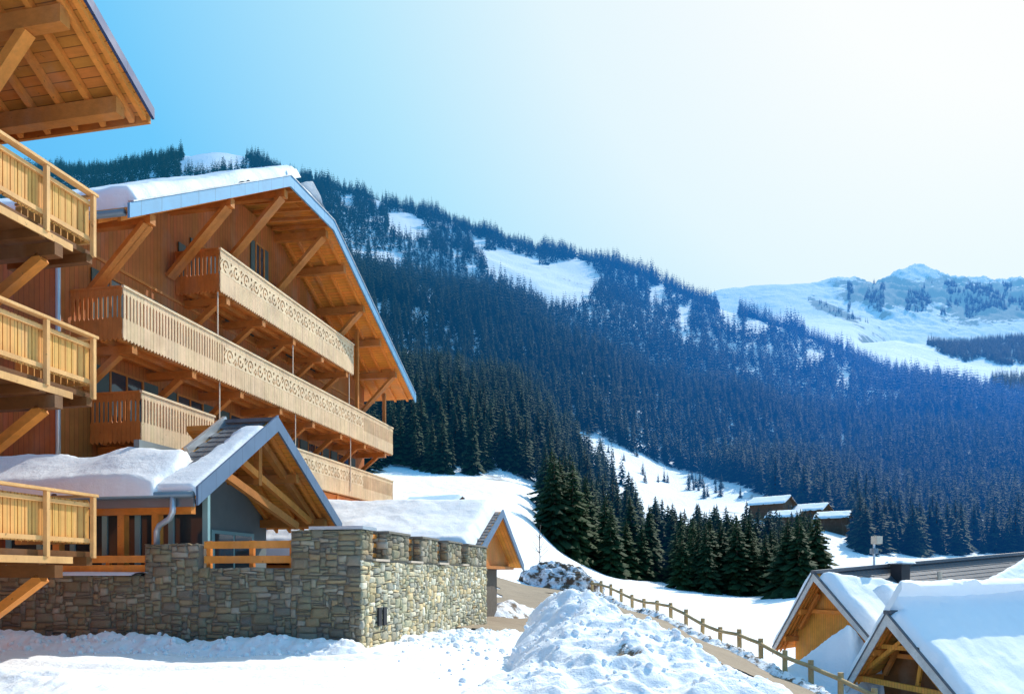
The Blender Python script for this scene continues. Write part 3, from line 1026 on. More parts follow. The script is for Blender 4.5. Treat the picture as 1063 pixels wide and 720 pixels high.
verge(m, AD - 0.1, ZD - 0.06, AA, ZA); verge(m, AA + .003, ZA, AB - .003, ZB); verge(m, AB, ZB, AC + 0.12, ZC - 0.05)
m.build('verge_board', M['zinc'], ch)
m = MB()     # thin metal capping on top of the verge
for a0, z0, a1, z1 in ((AD, ZD, AA, ZA), (AA, ZA, AB, ZB), (AB, ZB, AC, ZC)):
    m.beam((RX + 0.02, a0, z0 + 0.32), (RX + 0.02, a1, z1 + 0.32), 0.16, 0.03)
m.build('verge_capping', M['pipe'], ch)
# eave gutter on the camera side
m = MB(); m.tube([(RX - 0.1, AD - 0.08, ZD + 0.02), (BACK, AD - 0.08, ZD + 0.02)], 0.09, 10)
m.build('gutter', M['gutter'], ch, True)
m = MB(); m.tube([(WX - 0.18, AD - 0.02, ZD - 0.02), (WX - 0.18, AD - 0.02, ZD - 0.25), (WX + 0.12, WALL_A0 - 0.09, ZD - 0.95), (WX + 0.12, WALL_A0 - 0.09, 0.4)], 0.06, 10)
m.build('downpipe', M['pipe'], ch, True)

# rafters under the overhang
for x in (RX - 0.35, RX - 1.0, RX - 1.65, RX - 2.2):
    m = MB()
    m.prism_x([(AD + 0.05, zl(AD) + 0.02), (AA, ZA + 0.02), (AA, ZA - 0.12), (AD + 0.05, zl(AD) - 0.12)], x - 0.05, x + 0.05)
    m.build('rafter', M['beam_warm'], ch)
    m = MB()
    m.prism_x([(AB, ZB + 0.02), (AC - 0.05, ZC + 0.04), (AC - 0.05, ZC - 0.10), (AB, ZB - 0.12)], x - 0.05, x + 0.05)
    m.build('rafter', M['beam_warm'], ch)
for i in range(5):
    a = AA + 0.35 + i * 0.7
    m = MB(); m.beam((RX - 0.05, a, ZA - 0.04), (WX, a, ZA + 0.05), 0.08, 0.12); m.build('rafter', M['beam'], ch)

# purlins and their braces
pur = [(a_of_u(165, RX), 'l'), (a_of_u(247, RX), 'l'), (AA + 0.12, 'l'), (AB - 0.1, 'r'), (a_of_u(382, RX), 'r'), (a_of_u(362, RX), 'r0'), (a_of_u(399, RX), 'r0'), (a_of_u(415, RX), 'r')]
for a, sde in pur:
    z = (zl(a) if sde == 'l' else zr(a)) if not (AA < a < AB) else ZA
    zt = z - 0.24
    m = MB(); m.box(WX - 0.1, RX - 0.18, a - 0.11, a + 0.11, zt - 0.16, zt + 0.12)
    m.build('purlin', M['beam'], ch)
    if sde != 'r0':
        m = MB()
        L = RX - 0.35 - WX
        for da in (-0.085, 0.085):
            m.beam((WX + 0.02, a + da, zt - 0.15 - L * 0.98), (RX - 0.35, a + da, zt - 0.13), 0.12, 0.20, up=(0, 1, 0))
        m.build('brace', M['beam'], ch)

# snow on the left slope and on the clipped gable
evl = Vector((0, 1, sL)).normalized(); LL = math.hypot(AR - AD, ZR - ZD)
nl = Vector((0, -sL, 1)).normalized()


def ragged(s, t):
    return np.minimum(t - 0.25 - 0.12 * fbm(s / 1.1, s * 0, 3, 77), 9)


snow_slab('roof_snow', ch, (RX - 0.13, AD, ZD + up), (-1, 0, 0), evl, 14, LL - 0.75, 0.50, 3, edge=ragged, nrm=nl, st=0.11)
evr = Vector((0, -1, sR)).normalized(); LR = math.hypot(AC - AR, ZR - ZC)
snow_slab('roof_snow', ch, (RX - 0.13, AC, ZC + up), (-1, 0, 0), evr, 14, LR - 0.4, 0.22, 4, nrm=Vector((0, sR, 1)).normalized(), st=0.13, edge=lambda s, t: t - 4.4 + fbm(s / 1.5, t / 1.5, 3, 12))
hv = Vector((HIPB - RX, 0, ZR - ZA)).normalized()
snow_slab('roof_snow', ch, (RX - 0.13, AA, ZA + up), (0, 1, 0), hv, AB - AA, 2.3, 0.42, 6, st=0.08, nrm=(0.2, 0, 1),
          edge=lambda s, t: np.minimum(s - t * 0.79 + 0.25, (AB - AA) - s - t * 1.01 + 0.25))

# plinth floors between the balconies: dark recesses with doors and windows on the gable wall
def window(parent, x, a, z, w, h, shutters=True, name='window'):
    f = MB()
    f.box(x, x + 0.06, a - w / 2 - 0.06, a - w / 2, z - 0.06, z + h + 0.06); f.box(x, x + 0.06, a + w / 2, a + w / 2 + 0.06, z - 0.06, z + h + 0.06)
    f.box(x, x + 0.06, a - w / 2, a + w / 2, z + h, z + h + 0.06); f.box(x, x + 0.06, a - w / 2, a + w / 2, z - 0.06, z)
    f.box(x, x + 0.05, a - 0.025, a + 0.025, z, z + h)
    fo = f.build(name, M['beam'], parent)
    g = MB(); g.box(x, x + 0.02, a - w / 2, a + w / 2, z, z + h); g.build('pane', M['glass'], fo)
    if shutters:
        for s_ in (-1, 1):
            q = MB(); q.box(x + 0.003, x + 0.045, a + s_ * (w / 2 + 0.08), a + s_ * (w / 2 + 0.08 + w * 0.5), z - 0.04, z + h + 0.04)
            q.build('shutter', M['shutter'], fo)
    return fo


for a in (4.6, 7.6, 10.6, 13.6, 16.6, 19.6):
    for z, h in ((5.4, 2.1), (8.0, 2.1)):
        window(ch, WX + 0.004, a, z, 1.3, h, True)
for a in (8.9, 12.2, 15.3):
    window(ch, WX + 0.004, a, 10.8, 1.2, 2.0, True)
window(ch, WX + 0.004, a_of_u(270, WX + .05), 13.1, 0.55, 1.25, True)
window(ch, WX + 0.004, a_of_u(200, WX), 11.3, 0.7, 1.1, True)
# moulding that marks the storey on the wall
m = MB(); m.box(WX + 0.003, WX + 0.05, WALL_A0, WALL_A1, 10.45, 10.53); m.build('string_course', M['beam'], ch)


def balcony(label, a0, a1, zt, zb, sections, brackets, side_z=None, step=0.0, under=True):
    """front of boards / fretwork, side returns, deck, joists, brackets"""
    x = BX - step
    h = zt - zb
    root = MB()
    root.box(WX + 0.003, x - 0.06, a0 + 0.02, a1 - 0.02, zb + 0.16, zb + 0.24)
    bo = root.build('balcony', M['beam'], ch)
    if label: bo['label'] = label
    for s0, s1, kind in sections:
        if kind == 'fret':
            lo, hi = zb + h * 0.46, zb + h * 0.84
            board_panel(s0, s1, zb, lo, x, False).build('front_boards', M['pale'], bo)
            scroll_panel(s0, s1, lo + 0.003, hi, x + 0.004).build('fretwork', M['fret'], bo, recalc=False)
            q = MB(); q.box(x - 0.05, x - 0.025, s0, s1, lo + 0.003, hi); q.build('backing_board', M['fret_back'], bo)
            board_panel(s0, s1, hi + 0.003, zt - 0.06, x, False, tooth=False).build('front_boards', M['pale'], bo)
        else:
            board_panel(s0, s1, zb, zt - 0.06, x, True).build('front_boards', M['pale'], bo)
    q = MB(); q.box(x - 0.09, x + 0.035, a0 - 0.02, a1 + 0.02, zt - 0.06, zt); q.box(x - 0.05, x - 0.03, a0, a1, zb + h * .12, zb + h * .2)
    q.build('handrail', M['fret'], bo)
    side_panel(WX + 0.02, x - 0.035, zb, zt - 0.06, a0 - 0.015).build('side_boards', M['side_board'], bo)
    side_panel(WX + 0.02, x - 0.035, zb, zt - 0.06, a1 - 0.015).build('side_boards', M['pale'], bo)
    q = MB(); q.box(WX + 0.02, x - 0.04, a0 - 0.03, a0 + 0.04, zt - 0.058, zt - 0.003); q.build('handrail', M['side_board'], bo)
    # joists along the front and the brackets below
    q = MB()
    for dx in (0.12, 0.62, 1.12):
        q.box(x - dx - 0.12, x - dx, a0 + 0.05, a1 - 0.05, zb + 0.0, zb + 0.157)
    q.build('joist', M['beam'], bo)
    for a in brackets:
        q = MB()
        q.box(WX, x - 0.05, a - 0.10, a + 0.10, zb - 0.22, zb - 0.003)
        q.beam((WX + 0.02, a, zb - 1.05), (x - 0.5, a, zb - 0.2), 0.16, 0.18, up=(0, 1, 0))
        q.build('bracket', M['beam'], bo)
    return bo


a_mid0, a_mid1 = 2.5, 22.1
br = [3.0, 5.6, 8.2, 10.8, 13.4, 16.0, 18.6, 21.2]
balcony('topmost and shortest carved balcony, under the gable', 6.87, 17.2, 12.06, 10.66, [(6.87, 17.2, 'fret')], [7.4, 9.6, 11.8, 14.2, 16.6])
balcony('middle balcony, the longest, slotted boards then a carved band', a_mid0, a_mid1, 9.26, 7.84, [(a_mid0, 7.1, 'slot'), (7.1, 18.3, 'fret'), (18.3, a_mid1, 'slot0')], br)
balcony('lowest balcony, its slotted end section beside the porch roof', 3.2, 6.55, 6.70, 5.28, [(3.2, 6.55, 'slot')], [3.6, 5.6])
balcony('lowest balcony, its carved long section stepping back', 6.9, 22.5, 6.62, 5.24, [(6.9, 12.6, 'slot'), (12.6, 18.6, 'fret'), (18.6, 22.5, 'slot0')], br[2:], step=0.14)
for z0, z1, lst in ((9.26, 10.7, (6.9, 11.8, 16.95)), (6.7, 7.9, (7.0, 12.0, 17.1))):
    for a in lst:
        m = MB(); m.box(BX - 0.12, BX - 0.095, a - 0.02, a + 0.02, z0 - 1.2, z1); m.build('post', M['white_metal'], ch)
for a in (18.2, 21.6):
    m = MB(); m.box(BX - 0.35, BX - 0.2, a - 0.08, a + 0.08, 9.27, zr(a) - 0.1 if a < 20 else 10.9); m.build('post', M['beam'], ch)
# clad underside below the lowest balcony at the far end
m = MB(); m.prism_y([(WX + 0.004, 5.2), (BX - 0.2, 5.2), (BX - 0.45, 4.5), (WX + 0.004, 4.1)], 13.5, 22.6)
m.build('clad_soffit', M['side_board'], ch)

# ------------------------------------------------------------------ neighbouring chalet at the picture's left edge
LB = -4.19; LWX = -5.9; LRX = -3.39; LA1 = -2.62
lc = thing('chalet', 'neighbouring chalet with fresh pine balconies, only its roof corner and balcony ends in view', 'chalet', LWX, -4.4, 0)
la_c, lz_c = -2.145, 10.42
ls = 0.58
la_t = -9.5


def lz(a): return lz_c + ls * (la_c - a)


m = MB(); m.prism_x([(-4.2, -0.5), (-16, -0.5), (-16, lz(-9.5)), (-9.5, lz(-9.5) - .02), (-4.2, lz(-4.2) - 0.02)], LWX, -18)
m.build('wall', M['wall_wood'], lc)
m = MB(); m.slab([(LRX, la_c, lz_c + 0.18), (-18, la_c, lz_c + 0.18), (-18, la_t, lz(la_t) + 0.18), (LRX, la_t, lz(la_t) + 0.18)], 0.16)
m.build('roof', M['soffit_brown'], lc)
m = MB(); verge(m, la_c + 0.1, lz_c + 0.06, la_t, lz(la_t) + 0.1, 0.2, LRX, 0.06); m.build('verge_board', M['zinc_dark'], lc)
m = MB(); m.box(-18, LRX, la_c + 0.004, la_c + 0.07, lz_c - 0.12, lz_c + 0.14); m.build('eave_board', M['beam'], lc)
m = MB(); verge(m, la_c + 0.06, lz_c - 0.03, la_t, lz(la_t), 0.24, LRX - 0.14, 0.1); m.build('barge_board', M['beam_warm'], lc)
for i in range(8):
    x = LRX - 0.32 - i * 0.62
    m = MB(); m.prism_x([(la_c - 0.04, lz_c + 0.02), (la_t, lz(la_t) + 0.02), (la_t, lz(la_t) - 0.12), (la_c - 0.04, lz_c - 0.12)], x - 0.055, x + 0.055)
    m.build('rafter', M['beam_warm'], lc)
for a, endx in ((-2.55, LRX - 0.28), (-3.85, LRX - 0.3), (-5.4, LRX - 0.3)):
    z = lz(a) - 0.13
    m = MB(); m.box(-18, endx, a - 0.11, a + 0.11, z - 0.30, z); m.build('purlin', M['beam'], lc)
    if a > -4.5 and a < -3:
        m = MB(); m.beam((endx - 0.75, a, z - 0.28), (LWX - 0.3, a, z - 2.3), 0.17, 0.22, up=(0, 1, 0)); m.build('brace', M['beam_warm'], lc)

PZ = [8.78, 6.15, 3.22]
for bi, zt in enumerate(PZ):
    zb = zt - 1.02
    q = MB(); q.box(LWX, LB - 0.06, -9.5, LA1, zb - 0.14, zb - 0.04)
    bo = q.build('balcony', M['dark_beam'], lc)
    bo['label'] = ['topmost pine balcony', 'middle pine balcony', 'lowest pine balcony, level with the stone wall top'][bi]
    q = MB(); q.box(LB - 0.06, LB + 0.09, -9.5, LA1 + 0.04, zt - 0.05, zt); q.build('handrail', M['new_wood'], bo)
    q = MB(); q.box(LB - 0.05, LB, -9.5, LA1, zt - 0.24, zt - 0.17); q.box(LB - 0.05, LB, -9.5, LA1, zt - 0.90, zt - 0.82)
    q.build('rail', M['new_wood'], bo)
    q = MB()
    for i in range(46):
        a = LA1 - 0.10 - i * 0.145
        q.box(LB - 0.085, LB - 0.06, a - 0.062, a + 0.062, zt - 0.92, zt - 0.13)
    q.build('infill_boards', M['new_panel'], bo)
    for i in range(6):
        a = LA1 - 0.05 - i * 1.08
        q = MB(); q.box(LB + 0.0, LB + 0.08, a - 0.035, a + 0.035, zb - 0.16, zt - 0.053); q.build('post', M['new_wood'], bo)
    # end return
    q = MB(); q.box(LWX, LB - 0.03, LA1 - 0.02, LA1 + 0.06, zt - 0.05, zt - 0.003); q.box(LWX, LB - 0.03, LA1 - 0.01, LA1 + 0.04, zt - 0.9, zt - 0.82)
    q.build('rail', M['new_wood'], bo)
    q = MB()
    for i in range(11):
        x = LB - 0.14 - i * 0.145
        q.box(x - 0.062, x + 0.062, LA1 - 0.06, LA1 - 0.035, zt - 0.92, zt - 0.1)
    q.build('infill_boards', M['new_panel'], bo)
    q = MB()
    for a in (LA1 - 0.12, LA1 - 1.2, LA1 - 2.3, LA1 - 3.6):
        q.box(LWX, LB + 0.02, a - 0.07, a + 0.07, zb - 0.30, zb - 0.143)
    q.build('joist', M['dark_beam'], bo)
    q = MB(); q.box(LB + 0.025, LB + 0.05, -9.5, LA1 - 0.55, zb - 0.27, zb - 0.15); q.build('edge_board', M['new_wood'], bo)
    for a in (LA1 - 0.95, LA1 - 3.2):
        q = MB()
        q.box(LWX, LB + 0.12, a - 0.09, a + 0.09, zb - 0.52, zb - 0.303)
        q.build('corbel', M['dark_beam'], bo); q = MB()
        q.beam((LWX, a, zb - 1.5), (LB - 0.2, a, zb - 0.52), 0.16, 0.18, up=(0, 1, 0))
        q.build('bracket', M['beam_warm'], bo)

# ------------------------------------------------------------------ porch in front of the big chalet
PX = -3.93
ALo, ZLo, AP, ZP, ARo, ZRo = 0.19, 3.40, 3.65, 5.62, 7.53, 3.18
po = thing('porch', 'low entrance porch with a steep gable, snow and bare dark tiles on its roof', 'porch', -5.5, 0.8, 0)
psl = (ZP - ZLo) / (AP - ALo); psr = (ZP - ZRo) / (ARo - AP)
m = MB()
m.slab([(PX, ALo, ZLo + .16), (PX, AP, ZP + .16), (-5.4, AP, ZP + .16), (-5.4, 2.0, ZLo + psl * (2.0 - ALo) + .16), (-17, 2.0, ZLo + psl * (2.0 - ALo) + .16), (-17, ALo, ZLo + .16)], 0.14)
m.slab([(PX, AP, ZP + .16), (PX, ARo, ZRo + .16), (-6.6, ARo, ZRo + .16), (-6.6, AP, ZP + .16)], 0.14)
m.build('roof', M['soffit'], po)
m = MB(); verge(m, ALo - 0.06, ZLo - 0.06, AP - .002, ZP, 0.42, PX, 0.06); verge(m, AP + .002, ZP, ARo + 0.1, ZRo - 0.08, 0.36, PX, 0.06)
m.build('verge_board', M['porch_zinc'], po)
evp = Vector((0, 1, psl)).normalized()
tiles(po, (PX - 1.46, ALo + 0.1, ZLo + .17 + 0.1 * psl), (1, 0, 0), evp, 1.42, math.hypot(AP - ALo, ZP - ZLo) - 0.12)
m = MB(); m.beam((PX, AP, ZP + 0.22), (-5.4, AP, ZP + 0.22), 0.22, 0.1); m.build('ridge_cap', M['tile'], po)
m = MB(); m.beam((-5.43, 1.95, ZLo + psl * (1.95 - ALo) + .26), (-5.43, AP, ZP + .28), 0.10, 0.2); m.build('flashing', M['pipe'], po)
npn = Vector((0, -psl, 1)).normalized()
snow_slab('roof_snow', po, (PX - 0.1, ALo + 0.05, ZLo + .16), (-1, 0, 0), evp, 1.35, 3.6, 0.22, 41, nrm=npn, st=0.06,
          edge=lambda s, t: np.minimum(0.26 + 0.45 * np.clip(1.3 - t, 0, 2) - s * 0.55 + 0.16 * fbm(s / .5, t / .5, 3, 5) + 0.1, 3.5 - t))
snow_slab('roof_snow', po, (-5.0, ALo - 0.12, ZLo + .16), (-1, 0, 0), evp, 11.5, 1.75, 0.33, 42, nrm=(0, -0.15, 1), st=0.06, wob=0.9,
          edge=lambda s, t: np.minimum(np.minimum((1.75 - t) * 1.0 + 0.25 * fbm(s / .9, t / .9, 3, 19), s * 0.35 + 0.1), t + 0.1 + 0.06 * fbm(s / .6, s * 0, 3, 9)))
m = MB(); m.box(-17, PX - 0.06, ALo - 0.06, ALo, ZLo - 0.16, ZLo + 0.14); m.build('eave_board', M['gutter'], po)
m = MB(); m.tube([(-17, ALo - 0.13, ZLo + 0.1), (PX - 0.02, ALo - 0.13, ZLo + 0.1)], 0.075, 10); m.build('gutter', M['gutter'], po, True)
m = MB(); m.tube([(-4.45, ALo - 0.13, ZLo + 0.05), (-4.45, ALo - 0.13, ZLo - 0.28), (-4.55, ALo - 0.1, ZLo - 0.42), (-4.95, ALo + 0.1, ZLo - 0.55), (-5.05, ALo + 0.14, ZLo - 0.68), (-5.05, ALo + 0.14, 1.9)], 0.065, 12)
m.build('downpipe', M['pipe'], po, True)
# rafters and truss under the gable
for x in (PX - 0.3, PX - 0.75, PX - 1.2, PX - 1.65, PX - 2.1):
    m = MB(); m.prism_x([(AP, ZP + .01), (ARo - .05, ZRo + .01), (ARo - .05, ZRo - .1), (AP, ZP - .11)], x - .04, x + .04); m.build('rafter', M['beam_warm'], po)
    m = MB(); m.prism_x([(ALo + .05, ZLo + .01), (AP, ZP + .01), (AP, ZP - .11), (ALo + .05, ZLo - .1)], x - .04, x + .04); m.build('rafter', M['beam_warm'], po)
tx = PX - 0.55
m = MB(); m.beam((tx, ALo + 0.3, ZLo + 0.0), (tx, AP, ZP - 0.2), 0.16, 0.2); m.build('principal_rafter', M['beam'], po)
m = MB(); m.beam((tx, AP, ZP - 0.2), (tx, ARo - 0.3, ZRo + 0.0), 0.16, 0.2); m.build('principal_rafter', M['beam'], po)
m = MB(); m.box(tx - 0.08, tx + 0.08, AP - 0.08, AP + 0.08, ZP - 1.5, ZP - 0.25); m.build('king_post', M['beam'], po)
m = MB(); m.beam((tx, 1.6, ZLo + 0.95), (tx, 5.8, ZP - 2.45), 0.14, 0.2); m.build('cross_brace', M['beam'], po)
m = MB(); m.beam((tx, 2.6, ZP - 0.9), (tx, 6.6, ZP - 2.25), 0.14, 0.18); m.build('cross_brace', M['beam_warm'], po)
for a, z in ((5.1, ZP - psr * 1.45 - .24), (6.9, ZP - psr * 3.25 - .24)):
    m = MB(); m.box(-6.6, PX - 0.15, a - 0.09, a + 0.09, z - .12, z + .12); m.build('purlin', M['beam'], po)
m = MB(); m.box(-17, PX - 0.4, ALo + 0.35, ALo + 0.52, ZLo - 0.28, ZLo - 0.05); m.build('wall_plate', M['beam_warm'], po)
for x in (-6.15, -5.25, -7.9, -9.8):
    m = MB(); m.box(x - 0.09, x + 0.09, ALo + 0.35, ALo + 0.52, 0.8, ZLo - 0.283); m.build('post', M['beam_red'], po)
m = MB(); m.box(PX - 0.6, PX - 0.42, ARo - 0.6, ARo - 0.42, 0.8, ZRo - 0.1); m.build('post', M['beam_warm'], po)
# glazing behind: frames and panes set back
GX = 1.15
fr_ = MB()
for x in (-4.35, -5.25, -6.15, -7.05, -7.95, -8.9, -9.8):
    fr_.box(x - 0.07, x + 0.07, GX - 0.05, GX + 0.05, 0.9, 3.7)
for x0, x1 in zip((-4.35, -5.25, -6.15, -7.05, -7.95, -8.9), (-5.25, -6.15, -7.05, -7.95, -8.9, -9.8)):
    fr_.box(x1 + 0.071, x0 - 0.071, GX - 0.045, GX + 0.045, 3.5, 3.62)
go = fr_.build('window', M['teal'], po)
q = MB(); q.box(-9.8, -4.35, GX - 0.01, GX + 0.012, 0.9, 3.6); q.build('pane', M['glass'], go)
m = MB(); m.box(-6.4, -6.25, 1.3, 7.2, 0.7, 5.0); m.build('wall', M['plaster'], po)
m = MB(); m.box(-6.24, -6.2, 4.2, 6.4, 0.9, 3.0); d_ = m.build('door', M['teal'], po)
q = MB(); q.box(-6.197, -6.185, 4.35, 5.25, 1.05, 2.9); q.box(-6.197, -6.185, 5.35, 6.25, 1.05, 2.9); q.build('pane', M['glass'], d_)
m = MB(); m.box(-17, -0.6, 0.42, 11.0, 0.4, 0.9); m.build('terrace_floor', M['plaster'], po)

# ------------------------------------------------------------------ stone wall
STONE_COLS = [(0.30, 0.245, 0.165), (0.38, 0.30, 0.19), (0.25, 0.21, 0.155), (0.46, 0.33, 0.18), (0.46, 0.39, 0.29), (0.33, 0.245, 0.135), (0.25, 0.225, 0.18), (0.35, 0.295, 0.21), (0.54, 0.47, 0.36), (0.30, 0.26, 0.17)]


def stone_faces(regions, place, seed, cu=0.075, cz=0.052):
    """pack irregular squared stones into regions (u0,u1,z0,z1); place(u, z, d) -> point, d = out of the wall"""
    rnd = random.Random(seed)
    V, F, T = [], [], []
    for u0, u1, z0, z1 in regions:
        nu, nz = max(1, round((u1 - u0) / cu)), max(1, round((z1 - z0) / cz))
        su, sz = (u1 - u0) / nu, (z1 - z0) / nz
        used = np.zeros((nz, nu), bool)
        for r in range(nz):
            for c in range(nu):
                if used[r, c]: continue
                big = rnd.random()
                w = rnd.choice([2, 3, 3, 4, 4, 5, 6, 7]) if big < 0.9 else rnd.choice([6, 7, 8])
                h = rnd.choice([1, 1, 2, 2, 2, 3, 3, 4]) if big < 0.85 else rnd.choice([3, 4, 5])
                w = min(w, nu - c); h = min(h, nz - r)
                ww = 0
                while ww < w and not used[r, c + ww]: ww += 1
                w = ww
                while h > 1 and used[r:r + h, c:c + w].any(): h -= 1
                if nu - c - w == 1: w += 0 if used[r:r + h, min(c + w, nu - 1)].any() else 1
                used[r:r + h, c:c + w] = True
                a0, a1 = u0 + c * su, u0 + (c + w) * su
                b0, b1 = z0 + r * sz, z0 + (r + h) * sz
                g = 0.007
                dep = rnd.uniform(0.008, 0.034)
                tilt_u, tilt_z = rnd.uniform(-.010, .010), rnd.uniform(-.010, .010)
                jit = lambda: rnd.uniform(-0.02, 0.02)
                cor = [[a0 + g + jit(), b0 + g + jit()], [a1 - g + jit(), b0 + g + jit()], [a1 - g + jit(), b1 - g + jit()], [a0 + g + jit(), b1 - g + jit()]]
                col = np.array(rnd.choice(STONE_COLS)) * rnd.uniform(0.82, 1.16)
                n = 4
                base = len(V)
                for j in range(n + 1):
                    for i in range(n + 1):
                        s, t = i / n, j / n
                        if 0 < i < n and j in (0, n) or 0 < j < n and i in (0, n):
                            e = rnd.uniform(-0.007, 0.007)
                        else:
                            e = 0
                        p = [(cor[0][k] * (1 - s) + cor[1][k] * s) * (1 - t) + (cor[3][k] * (1 - s) + cor[2][k] * s) * t for k in (0, 1)]
                        rim = i in (0, n) or j in (0, n)
                        d = dep + tilt_u * (s - .5) * 2 + tilt_z * (t - .5) * 2 + rnd.uniform(-.008, .008) - (0.016 if rim else 0) - (0.008 if rim and i in (0, n) and j in (0, n) else 0)
                        V.append(place(p[0] + (e if j not in (0, n) else 0), p[1] + (e if j in (0, n) else 0), d)); T.append(col)
                for j in range(n):
                    for i in range(n):
                        q = base + j * (n + 1) + i
                        F.append((q, q + 1, q + n + 2, q + n + 1))
                # skirt back into the mortar
                ring = [base + i for i in range(n + 1)] + [base + j * (n + 1) + n for j in range(1, n + 1)] + [base + n * (n + 1) + i for i in range(n - 1, -1, -1)] + [base + j * (n + 1) for j in range(n - 1, 0, -1)]
                ins = len(V)
                for k_ in ring:
                    v = V[k_]
                    V.append(None); T.append(col * 0.7)
                cu_, cz_ = (a0 + a1) / 2, (b0 + b1) / 2
                for t_, k_ in enumerate(ring):
                    i_, j_ = (k_ - base) % (n + 1), (k_ - base) // (n + 1)
                    s, t = i_ / n, j_ / n
                    p = [(cor[0][k] * (1 - s) + cor[1][k] * s) * (1 - t) + (cor[3][k] * (1 - s) + cor[2][k] * s) * t for k in (0, 1)]
                    V[ins + t_] = place(p[0], p[1], -0.04)
                L = len(ring)
                for t_ in range(L):
                    F.append((ring[t_], ins + t_, ins + (t_ + 1) % L, ring[(t_ + 1) % L]))
    return V, F, T


sw = thing('stone_wall', 'tall rubble stone terrace wall with square piers along its sunlit side', 'stone wall', -0.3, 0.3, 0)


def stones(name, regions, place, seed, light_tone=1.0, cu=0.075, cz=0.052):
    V, F, T = stone_faces(regions, place, seed, cu, cz)
    org = np.array(ORG[sw])
    o = np_mesh(name, np.array([tuple(v) for v in V]) - org, np.array(F), M['stone'], True, np.array(T) * light_tone)
    o.parent = sw
    return o


ZT = 2.68
shade_regs = [(-1.59, 0.0, -0.4, ZT), (-3.78, -1.59, -0.4, 1.89), (-5.11, -3.78, -0.4, 2.42), (-11.5, -5.11, -0.4, 1.72)]
piers = [(0.0, 0.63), (1.48, 2.9), (3.86, 5.25), (6.17, 7.64), (8.37, 10.9)]
END_A = 10.9
# body of the wall (mortar core)
m = MB()
for u0, u1, z0, z1 in shade_regs:
    m.box(u0, u1 if u1 < 0 else -0.02, 0.02, 0.42, -0.5, z1 - 0.012)
m.box(-0.42, -0.02, 0.423, END_A - 0.02, -0.5, 2.04)
for a0, a1 in piers:
    m.box(-0.42, -0.022, max(a0 + 0.02, 0.425), a1 - 0.02, 2.043, ZT - 0.03)
m.build('core', M['mortar'], sw)
stones('shaded_face', shade_regs, lambda u, z, d: Vector((u, -d, z)), 5, 0.78, 0.066, 0.045)  # shade painted in: stone colours multiplied darker on this face
stones('sunlit_face', [(0.0, END_A, -0.4, 2.02)], lambda u, z, d: Vector((d, u, z)), 6, np.array((2.0, 2.1, 2.1)), 0.062, 0.046)  # same stone, sunlight painted in as much lighter colours
for i, (a0, a1) in enumerate(piers):
    V1, F1, T1 = stone_faces([(a0, a1, 2.06, ZT)], lambda u, z, d: Vector((d, u, z)), 60 + i)
    n0 = len(V1)
    V2, F2, T2 = stone_faces([(-0.42, 0.0, 2.06, ZT)], lambda u, z, d, q=a0: Vector((u, q - d, z)), 70 + i) if i else ([], [], [])
    V3, F3, T3 = stone_faces([(-0.42, 0.0, 2.06, ZT)], lambda u, z, d, q=a1: Vector((u, q + d, z)), 80 + i)
    V = V1 + V2 + V3; T = T1 + T2 + T3
    F = F1 + [tuple(k + n0 for k in f) for f in F2] + [tuple(k + n0 + len(V2) for k in f) for f in F3]
    o = np_mesh('pier', np.array([tuple(v) for v in V]) - np.array(ORG[sw]), np.array(F), M['stone'], True, np.array(T)); o.parent = sw
V, F, T = stone_faces([(-0.42, 0.0, -0.4, 2.06)], lambda u, z, d: Vector((u, END_A + d, z)), 99)
o = np_mesh('end_face', np.array([tuple(v) for v in V]) - np.array(ORG[sw]), np.array(F), M['stone'], True, np.array(T)); o.parent = sw
for a0, a1 in ((0.63, 1.48), (2.9, 3.86), (5.25, 6.17), (7.64, 8.37)):
    m = MB(); m.box(-0.44, 0.07, a0 + 0.01, a1 - 0.01, 2.035, 2.085); m.build('sill', M['white_metal'], sw)
    m = MB()
    for z in (2.18, 2.40, 2.60):
        m.box(-0.32, -0.25, a0, a1, z - 0.045, z + 0.045)
    m.build('railing', M['beam_warm'], sw)
m = MB(); m.box(-1.15, 0.06, -0.06, 0.44, ZT + 0.003, ZT + 0.07); m.box(-0.44, 0.06, 0.443, 0.70, ZT + 0.003, ZT + 0.07); m.build('coping', M['pipe'], sw)
for a0, a1 in piers[1:]:
    m = MB(); m.box(-0.45, 0.05, a0 - 0.02, a1 + 0.02, ZT, ZT + 0.05); m.build('coping', M['mortar'], sw)
for a in (0.92, 1.22):
    m = MB(); m.box(0.02, 0.062, a - 0.09, a + 0.09, 0.62, 1.02); m.build('vent_slot', M['dark'], sw)
for nm, b0, b1, z0, zt in (('railing', -3.74, -1.62, 1.93, 2.48), ('railing', -7.4, -5.15, 1.74, 2.18)):
    m = MB()
    for z in (z0 + 0.14, zt - 0.09):
        m.box(b0, b1, 0.15, 0.21, z - 0.08, z + 0.08)
    ro = m.build('railing', M['beam_red'], sw)
    for f in (0.03, 0.52, 0.97):
        x = b0 + (b1 - b0) * f
        q = MB(); q.box(x - 0.05, x + 0.05, 0.213, 0.30, z0 - 0.15, zt); q.build('post', M['beam_warm'], ro)

# snow lying on the lower steps of the wall
snow_slab('snow_cap', sw, (-5.1, 0.02, 1.73), (-1, 0, 0), (0, 1, 0), 2.2, 0.38, 0.07, 91, st=0.05)

